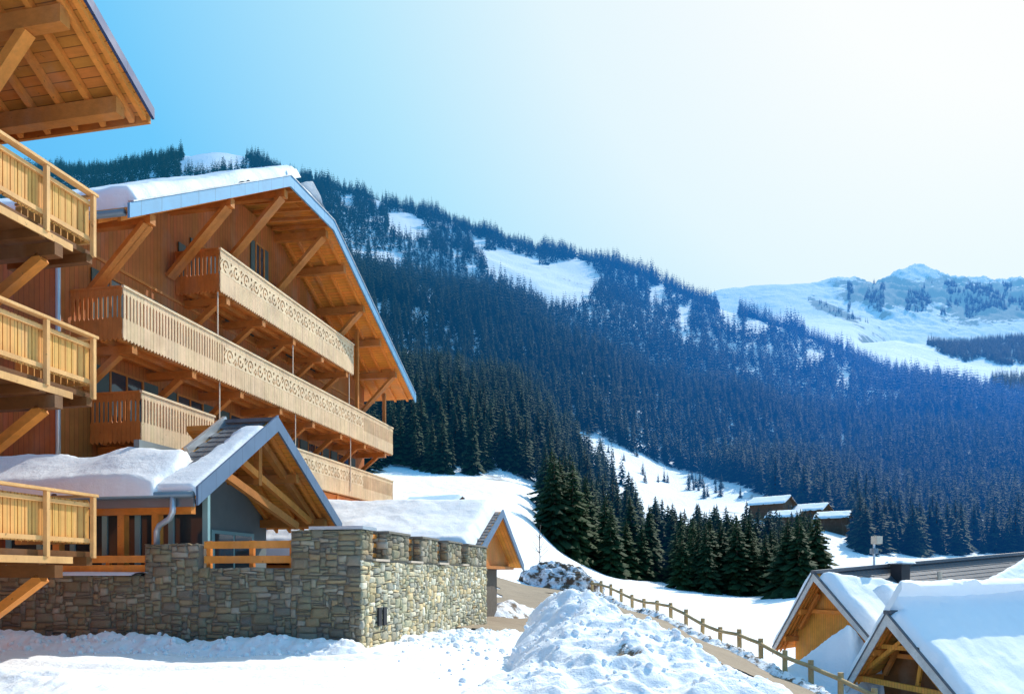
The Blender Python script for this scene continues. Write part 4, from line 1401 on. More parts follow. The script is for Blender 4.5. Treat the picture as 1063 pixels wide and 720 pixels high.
# ------------------------------------------------------------------ annex with snowed-in roof behind the end of the wall
ax = thing('annex', 'low annex behind the stone wall, thick snow on its roof and an orange gable end', 'annex', -2.0, 13.5, 0)
GXa = -0.3
A0, Z0_, A1, Z1_, A2, Z2_ = 11.05, 2.42, 14.7, 4.12, 18.9, 2.05
s1 = (Z1_ - Z0_) / (A1 - A0); s2 = (Z1_ - Z2_) / (A2 - A1)
m = MB()
m.slab([(GXa, A0, Z0_ + .14), (GXa, A1, Z1_ + .14), (-12, A1, Z1_ + .14), (-12, A0, Z0_ + .14)], 0.12)
m.slab([(GXa, A1, Z1_ + .14), (GXa, A2, Z2_ + .14), (-12, A2, Z2_ + .14), (-12, A1, Z1_ + .14)], 0.12)
m.build('roof', M['gable_gold'], ax)
m = MB(); verge(m, A0 - .06, Z0_ - .04, A1 - .002, Z1_, 0.3, GXa, 0.06); verge(m, A1 + .002, Z1_, A2 + .1, Z2_ - .05, 0.3, GXa, 0.06); m.build('verge_board', M['porch_zinc'], ax)
m = MB(); m.prism_x([(A0 + .5, 2.0), (A2 - .4, 2.0), (A2 - .4, Z2_ + .4 * s2 - .01), (A1, Z1_ - .01), (A0 + .5, Z0_ + .5 * s1 - .01)], GXa - 0.55, GXa - 0.7)
m.build('gable', M['soffit_brown'], ax)
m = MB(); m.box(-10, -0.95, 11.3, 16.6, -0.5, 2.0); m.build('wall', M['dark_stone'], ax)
m = MB(); m.box(-10, -0.6, 11.2, 18.4, 2.0, 2.12); m.build('ceiling_board', M['beam'], ax)
ev1 = Vector((0, 1, s1)).normalized()
tiles(ax, (GXa - 0.55, A0 + 0.03, Z0_ + .15), (1, 0, 0), ev1, 0.6, math.hypot(A1 - A0, Z1_ - Z0_))
snow_slab('roof_snow', ax, (GXa - 0.38, A0 - 0.2, Z0_ + .1), (-1, 0, 0), ev1, 9.0, math.hypot(A1 - A0, Z1_ - Z0_) + 0.35, 0.62, 51, nrm=(0, -0.2, 1), st=0.09, wob=0.25)

# ------------------------------------------------------------------ two chalets below the road
RBv = Vector((0.9, 0.436, 0)).normalized()
rotB = math.atan2(RBv.y, RBv.x) + math.pi / 2     # local -y runs along the ridge, away from the gable


def gable_house(label, apex, wl, zl_, wr, zr_, ridge_len, rise, base_z, snow_edge, seed, over=0.9, tile_zone=False, chim=False, wallmat='gable_gold'):
    """frame: x across the gable (right-hand side +), y into the house; apex at (0, 0, apex.z)"""
    rot = math.atan2(-(-RBv.x), -RBv.y) if False else math.atan2(-RBv.x, RBv.y)
    o = bpy.data.objects.new('chalet', None); C.objects.link(o)
    o.location = (apex.x, apex.y, base_z); o.rotation_euler = (0, 0, rot)
    ORG[o] = Vector((0, 0, base_z))
    tag(o, label, 'chalet')
    za = apex.z
    dz = rise / ridge_len

    def q(x, y, z): return (x, y, z + y * dz)
    t = 0.13
    L = ridge_len
    m = MB(); m.slab([q(0, 0, za), q(wl, 0, zl_), q(wl, L, zl_), q(0, L, za)], t); m.slab([q(0, 0, za), q(0, L, za), q(wr, L, zr_), q(wr, 0, zr_)], t)
    m.build('roof', M['gable_gold'], o)
    sl, sr = (za - zl_) / -wl, (za - zr_) / wr
    # rake boards
    m = MB()
    hgt_r = 0.36 if tile_zone else 0.5
    m.prism_y([(0, za + 0.05), (wl - .05, zl_ - .02), (wl - .05, zl_ - hgt_r), (0, za - hgt_r)], -0.06, -0.003)
    m.prism_y([(0.002, za + 0.05), (wr + .05, zr_ - .02), (wr + .05, zr_ - hgt_r), (0.002, za - hgt_r)], -0.06, -0.003)
    m.build('rake_board', M['rake_white'], o)
    m = MB(); m.beam((0, -0.03, za + 0.07), (wl, -0.03, zl_ + 0.04), 0.14, 0.05); m.beam((0, -0.03, za + 0.07), (wr, -0.03, zr_ + 0.04), 0.14, 0.05)
    m.build('verge_trim', M['tile'], o)
    # gable wall set back
    m = MB(); m.prism_y([(wl * .8, base_z - 0.5), (wr * .8, base_z - 0.5), (wr * .8, za - .8 * wr * sr - t - .005), (0, za - t - .005), (wl * .8, za + .8 * wl * sl - t - .005)], over, L - 0.5)
    wv = m.build('wall', M[wallmat], o)
    for y in (0.2, 0.5, 0.8) if not tile_zone else (0.15, 0.4, 0.65):
        m = MB()
        m.prism_y([(0, za - t - .01), (wl + .05, zl_ - t + .03), (wl + .05, zl_ - t - .1), (0, za - t - .15)], y, y + 0.08)
        m.prism_y([(0.002, za - t - .01), (wr - .05, zr_ - t + .03), (wr - .05, zr_ - t - .1), (0.002, za - t - .15)], y, y + 0.08)
        m.build('rafter', M['beam_warm'], o)
    for f in (0.38, 0.75):
        for ww_, s_ in ((wl, sl), (wr, sr)):
            z = za - abs(ww_) * f * s_ - t - 0.25
            m = MB(); m.box(ww_ * f - 0.09, ww_ * f + 0.09, 0.1, over, z - 0.2, z + 0.06); m.build('purlin', M['beam_warm'], o)
    zt_ = za - 1.9
    m = MB(); m.box(wl * (za - zt_) / (za - zl_) * .92, wr * (za - zt_) / (za - zr_) * .92, over - 0.28, over - 0.12, zt_ - 0.1, zt_ + 0.1); m.build('tie_beam', M['beam_warm'], o)
    m = MB(); m.beam((wl * .1, over - 0.2, za - .6), (wr * .5, over - .2, zt_ - 0.02), 0.14, 0.16, up=(0, 1, 0)); m.build('strut', M['beam_warm'], o)
    m = MB(); m.beam((wl * .55, over - 0.35, zt_ - 0.9), (wl * .1, over - .35, za - 1.0), 0.16, 0.18, up=(0, 1, 0)); m.build('strut', M['beam'], o)
    Lc = L if tile_zone else 0.7
    if not tile_zone:
        y = 0.62
        zc = za - 1.45
        xl, xr = wl * (za - zc) / (za - zl_), wr * (za - zc) / (za - zr_)
        for nm_, p_, q_, w_ in (('collar_beam', (xl * .93, y, zc), (xr * .93, y, zc), 0.2),
                                ('truss_brace', (xl * 1.5, y + .01, zc - 1.0), (xr * .35, y + .01, za - .95), 0.22),
                                ('truss_brace', (xr * .3, y + .22, zc), (xr * 1.3, y + .22, zc - 1.6), 0.12),
                                ('truss_brace', (xr * .75, y + .22, zc), (xr * .55, y + .22, zc - 1.7), 0.12),
                                ('tie_beam', (wl * .85, y - .2, zc - 1.5), (wr * .75, y - .2, zc - 1.75), 0.24)):
            m = MB(); m.beam(p_, q_, 0.16, w_, up=(0, 1, 0) if nm_ == 'truss_brace' else (0, 0, 1)); m.build(nm_, M['gable_gold'], o)
    m = MB(); m.beam((0, -0.02, za + 0.08), q(0, Lc, za + 0.08), 0.36, 0.16); m.build('ridge_cap', M['tile'], o)
    eR = Vector((-wr, 0, za - zr_)).normalized(); lr = math.hypot(wr, za - zr_)
    ey = Vector((0, 1, dz)).normalized()
    if tile_zone:
        tiles(o, q(wr * 0.6, 0.35, za - wr * .6 * sr + .01), ey, eR, L - 1, lr * 0.6 + 0.02, row=0.28, wd=0.3)
    snow_slab('roof_snow', o, q(wr, 0.12, zr_), ey, eR, L - 0.4, lr + (0 if tile_zone else 1.3), 0.6, seed, st=0.11, nrm=(0.35, 0, 1), edge=lambda s, t: np.minimum(snow_edge(s, lr - t), s + 0.2 + 0.1 * fbm(t, t, 2, 3)))
    eL = Vector((-wl, 0, za - zl_)).normalized(); ll = math.hypot(wl, za - zl_)
    snow_slab('roof_snow', o, q(wl, 0.12, zl_), ey, eL, L - 0.4, ll + (-0.3 if tile_zone else 1.3), 0.5, seed + 1, st=0.13, nrm=(-0.5, 0, 1))
    if chim:
        y = 5.2; x = 0.8; z = za - x * sr + y * dz
        m = MB(); m.box(x - .32, x + .32, y - .32, y + .32, z - 0.4, z + 0.85); c_ = m.build('chimney', M['dark'], o)
        q_ = MB(); q_.box(x - .42, x + .42, y - .42, y + .42, z + 0.853, z + 0.92); q_.build('chimney_cap', M['gutter'], c_)
        snow_slab('chimney_snow', o, (x - .4, y - .4, z + 0.92), (1, 0, 0), (0, 1, 0), 0.8, 0.8, 0.12, 7, st=0.05)
        y = 4.2; x = 0.05; z = za + y * dz
        m = MB(); m.tube([(x, y, z), (x, y, z + 1.25)], 0.06, 8); v_ = m.build('vent_pipe', M['pipe'], o)
        q_ = MB(); q_.tube([(x, y, z + .75), (x, y, z + 1.02)], 0.2, 12); q_.build('vent_hood', M['gutter'], v_)
        q_ = MB(); q_.box(x - .03, x + .35, y - .2, y + .2, z + 1.25, z + 1.65); q_.build('vent_panel', M['white_metal'], v_)
        y = 8.0; x = 1.0; z = za - x * sr + y * dz
        m = MB(); m.tube([(x, y, z - .1), (x, y, z + .5)], 0.12, 10); m.build('vent_pipe', M['white_metal'], o)
    return o


apB = pt(845, 595, 38); apC = pt(921, 637, 33)


def edgeB(s, d):      # d = distance below the ridge, s = along the ridge
    lim = np.interp(s, [0, 1.5, 4, 6.5, 8, 9.7, 11.5, 14, 17, 18.5], [0.35, 0.7, 1.6, 2.1, 2.45, 2.4, 1.75, 1.15, 0.35, 0.1])
    return d - lim + 0.12 * fbm(s / .6, d / .6, 3, 14)


gable_house('snow-covered chalet with a golden open gable, a chimney and bare tiles below its ridge', apB, -2.70, -2.04, 3.8, -1.63, 18.5, 1.25, -4.6, edgeB, 61, over=1.0, tile_zone=True, chim=True)
gable_house('chalet deep in snow with pale rake boards and open roof trusses, close behind the fence', apC, -2.15, -3.27, 4.4, -4.3, 17, 0.2, -5.2, lambda s, d: d * 0 + np.maximum(s - 0.25, d - 0.15) + 0.1 * fbm(s, d, 2, 4), 71, over=1.7, wallmat='dark_beam')

# ------------------------------------------------------------------ timber huts on the far meadow
def hut(label, u, v, Y, L, W, H, R, ang):
    p = pt(u, v, Y)
    o = bpy.data.objects.new('mountain_hut', None); C.objects.link(o)
    z0 = float(H0(p.x, p.y))
    o.location = (p.x, p.y, p.z - H - R * 0.6); o.rotation_euler = (0, 0, ang)
    ORG[o] = Vector((0, 0, 0))
    tag(o, label, 'hut', 'timber huts on the snowy meadow')
    m = MB(); m.prism_x([(-W / 2, -4), (W / 2, -4), (W / 2, H), (0, H + R * .96), (-W / 2, H)], -L / 2, L / 2); m.build('wall', M['hut'], o)
    m = MB(); ov = 0.9
    k = R / (W / 2)
    m.slab([(-L / 2 - ov, -W / 2 - ov, H - k * ov + .1), (L / 2 + ov, -W / 2 - ov, H - k * ov + .1), (L / 2 + ov, 0, H + R + .1), (-L / 2 - ov, 0, H + R + .1)], 0.15)
    m.slab([(-L / 2 - ov, 0, H + R + .1), (L / 2 + ov, 0, H + R + .1), (L / 2 + ov, W / 2 + ov, H - k * ov + .1), (-L / 2 - ov, W / 2 + ov, H - k * ov + .1)], 0.15)
    ro = m.build('roof', M['hut'], o)
    for sg in (-1, 1):
        ev = Vector((0, -sg, k)).normalized()
        snow_slab('roof_snow', o, (-L / 2 - ov, sg * (W / 2 + ov), H - k * ov + .1), (1, 0, 0), ev, L + 2 * ov, math.hypot(W / 2 + ov, R + k * ov), 0.6, int(u) + sg, st=0.3)
    m = MB(); m.box(L / 2 + .003, L / 2 + .08, -0.6, 0.6, -1, 2.0); m.build('door', M['dark'], o)
    m = MB()
    m.box(L / 2 + .003, L / 2 + .06, W * .22, W * .22 + 1.0, 1.0, 2.0); m.build('window', M['glass'], o)


hut('largest and highest dark timber hut with a snowy roof on the far meadow', 801, 519, 268, 12, 9, 2.6, 2.3, -0.75)
hut('low timber hut directly below the largest hut on the far meadow', 815, 533, 250, 9, 6.5, 2.2, 1.7, -0.65)
hut('middle timber hut with a dark red-brown gable on the far meadow', 843, 526, 264, 9.5, 7, 2.4, 1.9, -0.8)
hut('smallest timber hut at the end of the row on the far meadow', 865, 534, 252, 9, 6, 2.2, 1.6, -0.6)
hut('lone hut roof peeping over the snow behind the annex', 452, 521, 120, 8, 5, 1.0, 1.5, -0.5)

# ------------------------------------------------------------------ rock outcrop at the bend
V = []; n1, n2 = 60, 100
th, ph = np.meshgrid(np.linspace(0.02, math.pi * 0.62, n1), np.linspace(0, 2 * math.pi, n2), indexing='ij')
x, y, z = np.sin(th) * np.cos(ph), np.sin(th) * np.sin(ph), np.cos(th)
r = 1 + 0.34 * fbm(x * 1.7 + 9, y * 1.7 + z * 2.3, 4, 51) + 0.14 * fbm(x * 6, y * 6 + z * 7, 3, 52)
r[:, -1] = r[:, 0]
pc = pt(577, 600, 63)
Vr = np.stack([x * r * 3.5, y * r * 1.9, z * r * 2.3], -1).reshape(-1, 3)
M['snow_rock'] = snow_mat('snow over earth bank', 0.8, dirt=0.62, bump=0.9, dirtcol=(0.13, 0.085, 0.055))
ro = np_mesh('rock_outcrop', Vr, grid_faces(n1, n2), M['snow_rock'], True)
ro.location = (pc.x, pc.y, float(H0(pc.x, pc.y)) - 0.2)
tag(ro, 'earthy rock outcrop patched with snow at the bend of the road', 'rock')

# ------------------------------------------------------------------ spruces
def spruce_arrays(seed, whorls, per, fine, R=0.19):
    """unit-height spruce crown: drooping sprays in whorls; returns vertices and triangles"""
    rnd = random.Random(seed)
    V, F = [], []
    z = 0.05
    for i in range(whorls):
        f = i / (whorls - 1)
        z = 0.05 + 0.93 * f ** 0.92
        rr = R * (1 - f) ** 0.82 * (0.9 + 0.2 * rnd.random()) + 0.006
        k = max(4, int(per * (1 - 0.45 * f)))
        ph0 = rnd.random() * 6.28
        for j in range(k):
            an = ph0 + 6.283 * j / k + rnd.uniform(-.35, .35)
            L = rr * rnd.uniform(0.62, 1.18)
            if rnd.random() < 0.07: L *= 0.5
            zb = z + rnd.uniform(-.012, .012)
            dr = L * rnd.uniform(0.25, 0.62) * (1.1 - 0.7 * f)
            ca, sa = math.cos(an), math.sin(an)
            wd = L * rnd.uniform(0.30, 0.46)

            def P(rad, off, dz): return (ca * rad - sa * off, sa * rad + ca * off, zb + dz)
            n = len(V)
            if fine:
                V += [P(0, 0, 0.012), P(L * .45, wd * .62, -dr * .42 - .012), P(L * .5, 0, -dr * .22), P(L * .45, -wd * .62, -dr * .42 - .012),
                      P(L * .82, wd * .5, -dr * .95 - .012), P(L * .86, 0, -dr * .68), P(L * .82, -wd * .5, -dr * .95 - .012), P(L * 1.05, rnd.uniform(-.2, .2) * wd, -dr * 1.0)]
                F += [(n, n + 1, n + 2), (n, n + 2, n + 3), (n + 1, n + 4, n + 2), (n + 2, n + 4, n + 5), (n + 2, n + 5, n + 6), (n + 2, n + 6, n + 3), (n + 4, n + 7, n + 5), (n + 5, n + 7, n + 6)]
                # hanging sprays below the branch
                for q in range(3):
                    rad = L * rnd.uniform(.35, .95); off = wd * rnd.uniform(-.5, .5); h = rnd.uniform(.018, .034)
                    n = len(V)
                    V += [P(rad, off - wd * .16, -dr * rad / L), P(rad + L * .1, off + wd * .16, -dr * rad / L), P(rad + L * .04, off, -dr * rad / L - h)]
                    F += [(n, n + 1, n + 2)]
            else:
                V += [P(0, 0, 0.015), P(L * .7, wd * .8, -dr * .75 - .015), P(L * 1.05, 0, -dr), P(L * .7, -wd * .8, -dr * .75 - .015)]
                F += [(n, n + 1, n + 2), (n, n + 2, n + 3)]
    n = len(V)
    V += [(0.008, 0, .95), (-.006, .006, .95), (0, -.008, .95), (0, 0, 1.0)]
    F += [(n, n + 1, n + 3), (n + 1, n + 2, n + 3), (n + 2, n, n + 3)]
    return np.array(V), np.array(F)


def visible_mask(u, v):
    """not behind the big chalet"""
    return ~((u < 285) & (v > 225)) & ~((u < 405) & (v > 235 + (u - 330) * 2.0) & (v > 240)) & ~((u >= 380) & (u < 520) & (v > 545))


TREES = []          # x, y, z, height, group


def in_poly(u, v, poly):
    c = np.zeros(u.shape, bool)
    n = len(poly)
    for i in range(n):
        x1, y1 = poly[i]; x2, y2 = poly[(i + 1) % n]
        m = ((y1 > v) != (y2 > v)) & (u < (x2 - x1) * (v - y1) / (y2 - y1 + 1e-9) + x1)
        c ^= m
    return c


# clearings on the slope (given as they lie in the view)
CLEAR = [
    [(497, 262), (520, 258), (548, 268), (562, 276), (600, 268), (618, 282), (622, 300), (600, 322), (570, 318), (535, 302), (512, 288)],
    [(402, 222), (420, 220), (440, 230), (446, 247), (428, 252), (406, 242)],
    [(352, 205), (368, 209), (366, 220), (354, 216)], [(488, 246), (506, 250), (504, 264), (492, 260)],
    [(672, 298), (690, 296), (692, 314), (676, 316)], [(742, 312), (765, 318), (770, 338), (750, 340)], [(704, 318), (716, 320), (714, 345), (704, 340)],
    [(775, 330), (800, 338), (795, 352), (772, 346)], [(838, 362), (860, 368), (852, 382), (836, 378)], [(872, 385), (884, 388), (882, 402), (870, 400)],
    [(186, 140), (254, 140), (256, 176), (190, 178)],
    [(395, 320), (405, 318), (404, 330)], [(365, 262), (380, 258), (378, 272)], [(430, 322), (448, 330), (440, 342)], [(385, 310), (400, 316), (412, 332), (398, 330)],
]
STRIP = [(575, 442), (600, 446), (640, 462), (680, 480), (722, 492), (770, 504), (800, 520), (800, 552), (760, 560), (700, 530), (640, 500), (602, 470)]
MEADOW = [(386, 486), (470, 492), (560, 498), (575, 560), (600, 620), (386, 620)]


def grid_points(y0, y1, sp):
    pts = []
    Y = y0
    while Y < y1:
        s = sp if not callable(sp) else sp(Y)
        xs = np.arange(-0.72 * Y, 0.76 * Y, s)
        pts.append(np.stack([xs + RNG.uniform(-.48, .48, len(xs)) * s, np.full(len(xs), Y) + RNG.uniform(-.48, .48, len(xs)) * s], 1))
        Y += s
    return np.concatenate(pts)


G = grid_points(215, 1330, lambda Y: 5.0 if Y < 450 else 6.6 if Y < 800 else 8.0)
gz = hgt(G[:, 0], G[:, 1])
gu = CU + FPX * G[:, 0] / G[:, 1]; gv = HV - (gz - EYE) / G[:, 1] * FPX
vis = visible_mask(gu, gv)
ok = (gu > -15) & (gu < 1085) & (vis | ~((gu < 215) & (gv > 232)) & ~((gu < 320) & (gv > 330)))
for p in CLEAR: ok &= ~in_poly(gu, gv, p)
ok &= ~in_poly(gu, gv, MEADOW)
strip = in_poly(gu, gv, STRIP)
ok &= ~strip | (RNG.random(len(gu)) < 0.10)
# forest limit: lower edge of the wood as it lies on the slope
low = np.interp(gu, [0, 386, 450, 540, 575, 600, 640, 700, 760, 800, 870, 890, 905, 960, 1090], [494, 493, 491, 494, 520, 520, 505, 505, 518, 522, 540, 556, 574, 577, 574])
ok &= gv < low
# open patches: thinner wood near the ridge and on the right shoulder
nz = fbm(G[:, 0] / 70, G[:, 1] / 70, 4, 61)
thin = np.clip((G[:, 1] - 800) / 400, 0, 1) * np.clip((gu - 640) / 100, 0, 1) * 0.42
ridge = np.interp(gu, [-20, 60, 140, 240, 280, 330, 380, 450, 500, 540, 580, 630, 700, 780, 860, 960], [176, 176, 168, 162, 170, 192, 203, 219, 238, 250, 262, 268, 289, 320, 354, 392])
crest = (gv < ridge + 9) & ((gu < 188) | (gu > 252)) & (vnoise(gu / 14.0, gu * 0, 95) < 0.8)
ok &= ((nz + RNG.normal(0, .12, len(nz))) < (0.70 - thin - 0.16 * np.clip((G[:, 1] - 650) / 250, 0, 1))) | crest
n35 = fbm(G[:, 0] / 24, G[:, 1] / 40, 3, 62)
ok &= (n35 < np.where(G[:, 1] > 620, 0.40, 0.62)) | crest
hs = (11 + 15 * RNG.beta(2.2, 1.6, len(G))) * (0.92 + 0.28 * vnoise(G[:, 0] / 60, G[:, 1] / 60, 5))
hs *= np.where(crest, 0.75 + 0.6 * vnoise(gu / 9.0, gu * 0, 96), 1.0)
hs *= np.interp(G[:, 1], [200, 450, 700], [0.66, 0.78, 1.0])
hs *= np.where(strip, 0.38, 1.0) * np.where(G[:, 1] > 800, 0.95, 1.0)
for i in np.nonzero(ok)[0]:
    TREES.append((G[i, 0], G[i, 1], gz[i], hs[i], 'slope' if vis[i] else 'behind'))


def grove(poly, Y0, Y1, n, h0, h1, key, mind, kf=None):
    """spruces standing inside an outline on the ground"""
    cnt = 0; tries = 0; placed = []
    us = [p[0] for p in poly]
    while cnt < n and tries < 20000:
        tries += 1
        Y = random.uniform(Y0, Y1); u = random.uniform(min(us), max(us))
        X = (u - CU) / FPX * Y
        z = float(hgt(np.array([X]), np.array([Y]))[0])
        v = HV - (z - EYE) / Y * FPX
        if not in_poly(np.array([u]), np.array([v]), poly)[0]: continue
        if any((X - a) ** 2 + (Y - b) ** 2 < mind ** 2 for a, b in placed): continue
        placed.append((X, Y)); cnt += 1
        h = random.uniform(h0, h1)
        if kf: h *= kf(u)
        TREES.append((X, Y, z, h, key))


grove([(568, 548), (600, 520), (650, 530), (688, 556), (690, 604), (640, 600), (600, 592), (572, 570)], 140, 260, 100, 12, 19.5, 'grove_left', 2.6, lambda u: np.interp(u, [570, 600, 650, 690], [0.95, 1.02, 0.9, 0.72]))
grove([(690, 570), (760, 575), (846, 590), (850, 619), (780, 619), (700, 612)], 118, 215, 120, 9.5, 14.5, 'grove_right', 2.0)
grove([(884, 560), (905, 556), (905, 576), (886, 574)], 215, 270, 5, 14, 17, 'grove_far', 3)
grove([(560, 520), (600, 500), (600, 540), (565, 560)], 180, 330, 20, 11, 15, 'grove_left', 3)
grove([(715, 500), (750, 505), (750, 522), (715, 516)], 300, 420, 12, 5, 8, 'strip', 3)

HI = [spruce_arrays(100 + i, 26, 10, True, R=[0.23, 0.20, 0.26, 0.22, 0.24][i]) for i in range(5)]
LO = [spruce_arrays(200 + i, 16, 8, False, R=0.205) for i in range(6)]
XLO = [spruce_arrays(300 + i, 10, 6, False, R=0.215) for i in range(6)]

TREES.sort(key=lambda t: -t[3] / t[1] + (1 if t[4] == 'behind' else 0))
N_IND = 285
ind, rest = TREES[:N_IND], TREES[N_IND:]
crown_me, trunk_me = [], []
for i, (V, F) in enumerate(HI):
    o = np_mesh('crown', V, F, M['spruce'], False)
    crown_me.append(o.data); bpy.data.objects.remove(o)
m = MB(); m.tube([(0, 0, -0.04), (0, 0, 0.4), (0, 0, 0.97)], 0.011, 7)
# taper the trunk
tv = []
for x, y, z in m.v:
    k = 1.25 - z
    tv.append((x * k, y * k, z))
m.v = tv
o = m.build('trunk', M['trunk'], None, True); trunk_src = o.data; bpy.data.objects.remove(o)
NEAR_LABEL = {
    'grove_left': ['tall dark spruce in the dense grove between the rock outcrop and the meadow', 'shorter dark spruce filling the dense grove beside the road bend'],
    'grove_right': ['dark spruce in the low grove on the meadow in front of the timber huts', 'smaller spruce at the edge of the low grove on the meadow'],
    'grove_far': ['spruce standing beside the timber huts on the edge of the valley wood'] * 2,
    'strip': ['small spruce growing alone on the open snowy strip'] * 2,
    'slope': ['spruce at the lower edge of the forest above the snowfield', 'spruce in the valley wood behind the golden open gable'],
}
GROUPS = {'grove_left': 'spruces of the tall grove', 'grove_right': 'spruces of the meadow grove', 'grove_far': 'spruces by the huts', 'strip': 'spruces on the snowy strip', 'slope': 'spruces at the forest edge'}
for t in ind:
    x, y, z, h, key = t
    k = random.randrange(len(crown_me))
    r = bpy.data.objects.new('spruce_tree', None); C.objects.link(r)
    r.location = (x, y, z); r.rotation_euler = (random.uniform(-.02, .02), random.uniform(-.02, .02), random.uniform(0, 6.28))
    fat = random.uniform(1.0, 1.4) if key.startswith('grove') else random.uniform(0.9, 1.25)
    r.scale = (h * fat, h * fat, h)
    u = CU + FPX * x / y
    j = (1 if h < 15 else 0) if key == 'grove_left' else (1 if h < 12 else 0) if key == 'grove_right' else (0 if u < 640 else 1)
    lab = NEAR_LABEL[key][j]
    tag(r, lab, 'tree', GROUPS[key] + (' (small)' if j and key.startswith('grove') else ' (valley)' if j and key == 'slope' else ''))
    c_ = bpy.data.objects.new('crown', crown_me[k]); C.objects.link(c_); c_.parent = r
    tr = bpy.data.objects.new('trunk', trunk_src); C.objects.link(tr); tr.parent = r


def merge_trees(name, trees, kinds, mat='forest'):
    by = {}
    for t in trees:
        by.setdefault(random.randrange(len(kinds)), []).append(t)
    VV, FF, TT = [], [], []
    n = 0
    for k, ts in by.items():
        V, F = kinds[k]
        A = np.array([q[:4] for q in ts])
        an = RNG.uniform(0, 6.28, len(A)); ca, sa = np.cos(an), np.sin(an)
        fat = RNG.uniform(.75, 1.35, len(A)) * A[:, 3]
        x = (V[None, :, 0] * ca[:, None] - V[None, :, 1] * sa[:, None]) * fat[:, None] + A[:, 0:1]
        y = (V[None, :, 0] * sa[:, None] + V[None, :, 1] * ca[:, None]) * fat[:, None] + A[:, 1:2]
        z = V[None, :, 2] * A[:, 3:4] + A[:, 2:3]
        VV.append(np.stack([x, y, z], -1).reshape(-1, 3))
        FF.append((F[None] + (n + np.arange(len(A)) * len(V))[:, None, None]).reshape(-1, 3))
        nzz = vnoise(A[:, 0] / 45, A[:, 1] / 45, 71) * 0.55 + RNG.random(len(A)) * 0.45
        TT.append(np.repeat(nzz, len(V)))
        n += len(A) * len(V)
    return np_mesh(name, np.concatenate(VV), np.concatenate(FF), M[mat], False, np.concatenate(TT))


near = [t for t in rest if t[1] < 650]; far = [t for t in rest if t[1] >= 650]
print('trees', len(TREES), 'near', len(near), 'far', len(far))
tag(merge_trees('forest', near, LO), 'dense dark spruce forest covering the lower slope', 'forest', kind='stuff')
tag(merge_trees('forest', far, XLO), 'bluish spruce forest with snowy clearings up to the ridge', 'forest', kind='stuff')

# wood on the far right-hand shoulder, behind the bright snow valley
FT = []
for _ in range(2600):
    Y = random.uniform(2000, 2500); u = random.uniform(955, 1090)
    X = (u - CU) / FPX * Y
    z = float(far_h(np.array([X]), np.array([Y]))[0]); v = HV - (z - EYE) / Y * FPX
    lo = np.interp(u, [955, 975, 1000, 1020, 1040, 1090], [352, 366, 376, 372, 380, 382])
    if v > lo: continue
    if fbm(np.array([X / 60]), np.array([Y / 60]), 3, 81)[0] > 0.35: continue
    FT.append((X, Y, z, random.uniform(20, 32), 'far'))
for _ in range(700):
    Y = random.uniform(1500, 2100); u = random.uniform(1030, 1090)
    X = (u - CU) / FPX * Y
    z = float(far_h(np.array([X]), np.array([Y]))[0]); v = HV - (z - EYE) / Y * FPX
    if v > 392: FT.append((X, Y, z, random.uniform(20, 30), 'far'))
for _ in range(160):
    Y = random.uniform(3000, 3700); u = random.uniform(838, 905)
    X = (u - CU) / FPX * Y
    z = float(far_h(np.array([X]), np.array([Y]))[0]); v = HV - (z - EYE) / Y * FPX
    if abs(v - (314 + (u - 842) * 0.42)) < 4: FT.append((X, Y, z, random.uniform(20, 30), 'far'))
for _ in range(5000):
    Y = random.uniform(3300, 4150); u = random.uniform(880, 1090)
    X = (u - CU) / FPX * Y
    z = float(far_h(np.array([X]), np.array([Y]))[0]); v = HV - (z - EYE) / Y * FPX
    if not 294 < v < 333: continue
    if fbm(np.array([u / 11.0]), np.array([v / 26.0]), 4, 91)[0] + (0.16 if u > 1000 else -0.06) - abs(v - 313) / 110 < -0.06: continue
    FT.append((X, Y, z, random.uniform(18, 32), 'far'))
tag(merge_trees('forest', FT, XLO, 'forest_far'), 'distant wood on the shoulder below the rocky summit', 'forest', kind='stuff')

# bare young tree by the annex
m = MB()
p0 = pt(560, 575, 75); zb = float(H0(p0.x, p0.y))
bt = bpy.data.objects.new('bare_tree', None); C.objects.link(bt); bt.location = (p0.x, p0.y, zb); ORG[bt] = Vector((0, 0, 0))
tag(bt, 'thin leafless young tree standing on the snow behind the rock outcrop', 'tree')
m.tube([(0, 0, -.2), (0.05, 0, 1.5), (0.0, 0.05, 3.4), (0.1, 0, 4.8)], 0.05, 6); m.build('trunk', M['trunk'], bt, True)
m = MB()
for i in range(16):
    z = random.uniform(1.2, 4.4); an = random.uniform(0, 6.28); L = random.uniform(.5, 1.1) * (1.2 - z / 6)
    q = Vector((math.cos(an) * L, math.sin(an) * L, L * random.uniform(.5, 1.0)))
    m.tube([(0.03, 0.02, z), Vector((0.03, 0.02, z)) + q * .6, Vector((0.03, .02, z)) + q + Vector((0, 0, .1))], 0.022, 5)
m.build('branches', M['trunk'], bt, True)

# ------------------------------------------------------------------ light, sky, camera
SUN_AZ, SUN_EL = math.radians(40), math.radians(43)      # azimuth measured from straight ahead to the right
sd = Vector((math.sin(SUN_AZ) * math.cos(SUN_EL), math.cos(SUN_AZ) * math.cos(SUN_EL), math.sin(SUN_EL)))
sun = bpy.data.lights.new('sun', 'SUN'); sun.energy = 4.5; sun.angle = math.radians(0.53); sun.color = (1.0, 0.95, 0.87)
so = bpy.data.objects.new('sun', sun); C.objects.link(so); so.location = (0, 0, 60)
so.rotation_euler = (-sd).to_track_quat('-Z', 'Y').to_euler()

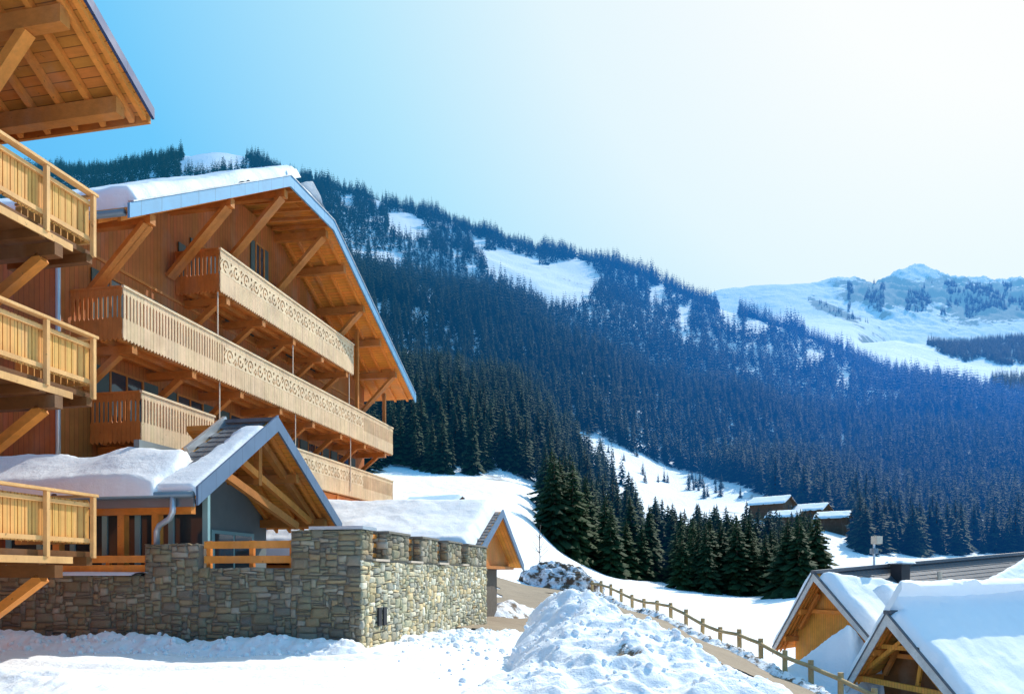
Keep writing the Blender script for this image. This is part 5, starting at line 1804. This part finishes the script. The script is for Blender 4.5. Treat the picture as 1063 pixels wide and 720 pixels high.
W = bpy.data.worlds.new('World'); S.world = W; W.use_nodes = True
nt = W.node_tree; nt.nodes.clear(); k = NB(nt)
out = nt.nodes.new('ShaderNodeOutputWorld'); bg = nt.nodes.new('ShaderNodeBackground'); k.l(bg.outputs[0], out.inputs[0])
sky = nt.nodes.new('ShaderNodeTexSky'); sky.sky_type = 'NISHITA'; sky.sun_disc = False
sky.sun_elevation = SUN_EL; sky.sun_rotation = SUN_AZ
sky.altitude = 1200; sky.air_density = 1.0; sky.dust_density = 2.2; sky.ozone_density = 1.0
# clear alpine air: deep cyan away from the sun, a broad pale glow around it
g = nt.nodes.new('ShaderNodeTexCoord').outputs['Generated']
dt = k.n('ShaderNodeVectorMath', operation='DOT_PRODUCT'); k.l(g, dt.inputs[0]); dt.inputs[1].default_value = sd
ang = k.math('DIVIDE', k.math('ARCCOSINE', dt.outputs['Value']), math.pi)
K = 1 / 0.14
glow = k.ramp(ang, [(0.0, (1.0, 1.0, 1.0)), (0.09, (0.98, 1.0, 1.0)), (0.16, (0.80, 0.95, 1.0)), (0.225, (0.47, 0.82, 1.0)), (0.30, (0.16, 0.61, 1.0)), (0.45, (0.04, 0.38, 0.90)), (1.0, (0.08, 0.30, 0.70))])
glow = k.mix(1.0, glow, (K, K, K), 'MULTIPLY')
tint = k.mix(1.0, sky.outputs[0], (0.75, 1.05, 1.2), 'MULTIPLY')
cl = k.n('ShaderNodeVectorMath', operation='MINIMUM'); k.l(tint, cl.inputs[0]); cl.inputs[1].default_value = (K, K, K)
k.l(k.mix(0.95, cl.outputs[0], glow), bg.inputs[0]); bg.inputs[1].default_value = 0.14

cam = bpy.data.cameras.new('camera'); co = bpy.data.objects.new('camera', cam); C.objects.link(co)
co.location = (0, 0, EYE); co.rotation_euler = (math.radians(90), 0, 0)
cam.sensor_width = 36; cam.sensor_fit = 'HORIZONTAL'; cam.lens = FPX / 1063 * 36
cam.shift_y = (HV - 360) / 1063
cam.clip_start = 0.1; cam.clip_end = 20000
S.camera = co

S.render.engine = 'CYCLES'
S.view_settings.view_transform = 'Standard'; S.view_settings.look = 'None'; S.view_settings.exposure = 0; S.view_settings.gamma = 1
S.cycles.max_bounces = 5; S.cycles.diffuse_bounces = 4; S.cycles.glossy_bounces = 2; S.cycles.transparent_max_bounces = 6
try:
    S.cycles.use_denoising = True; S.cycles.denoiser = 'OPENIMAGEDENOISE'
except Exception as e:
    print('denoise', e)
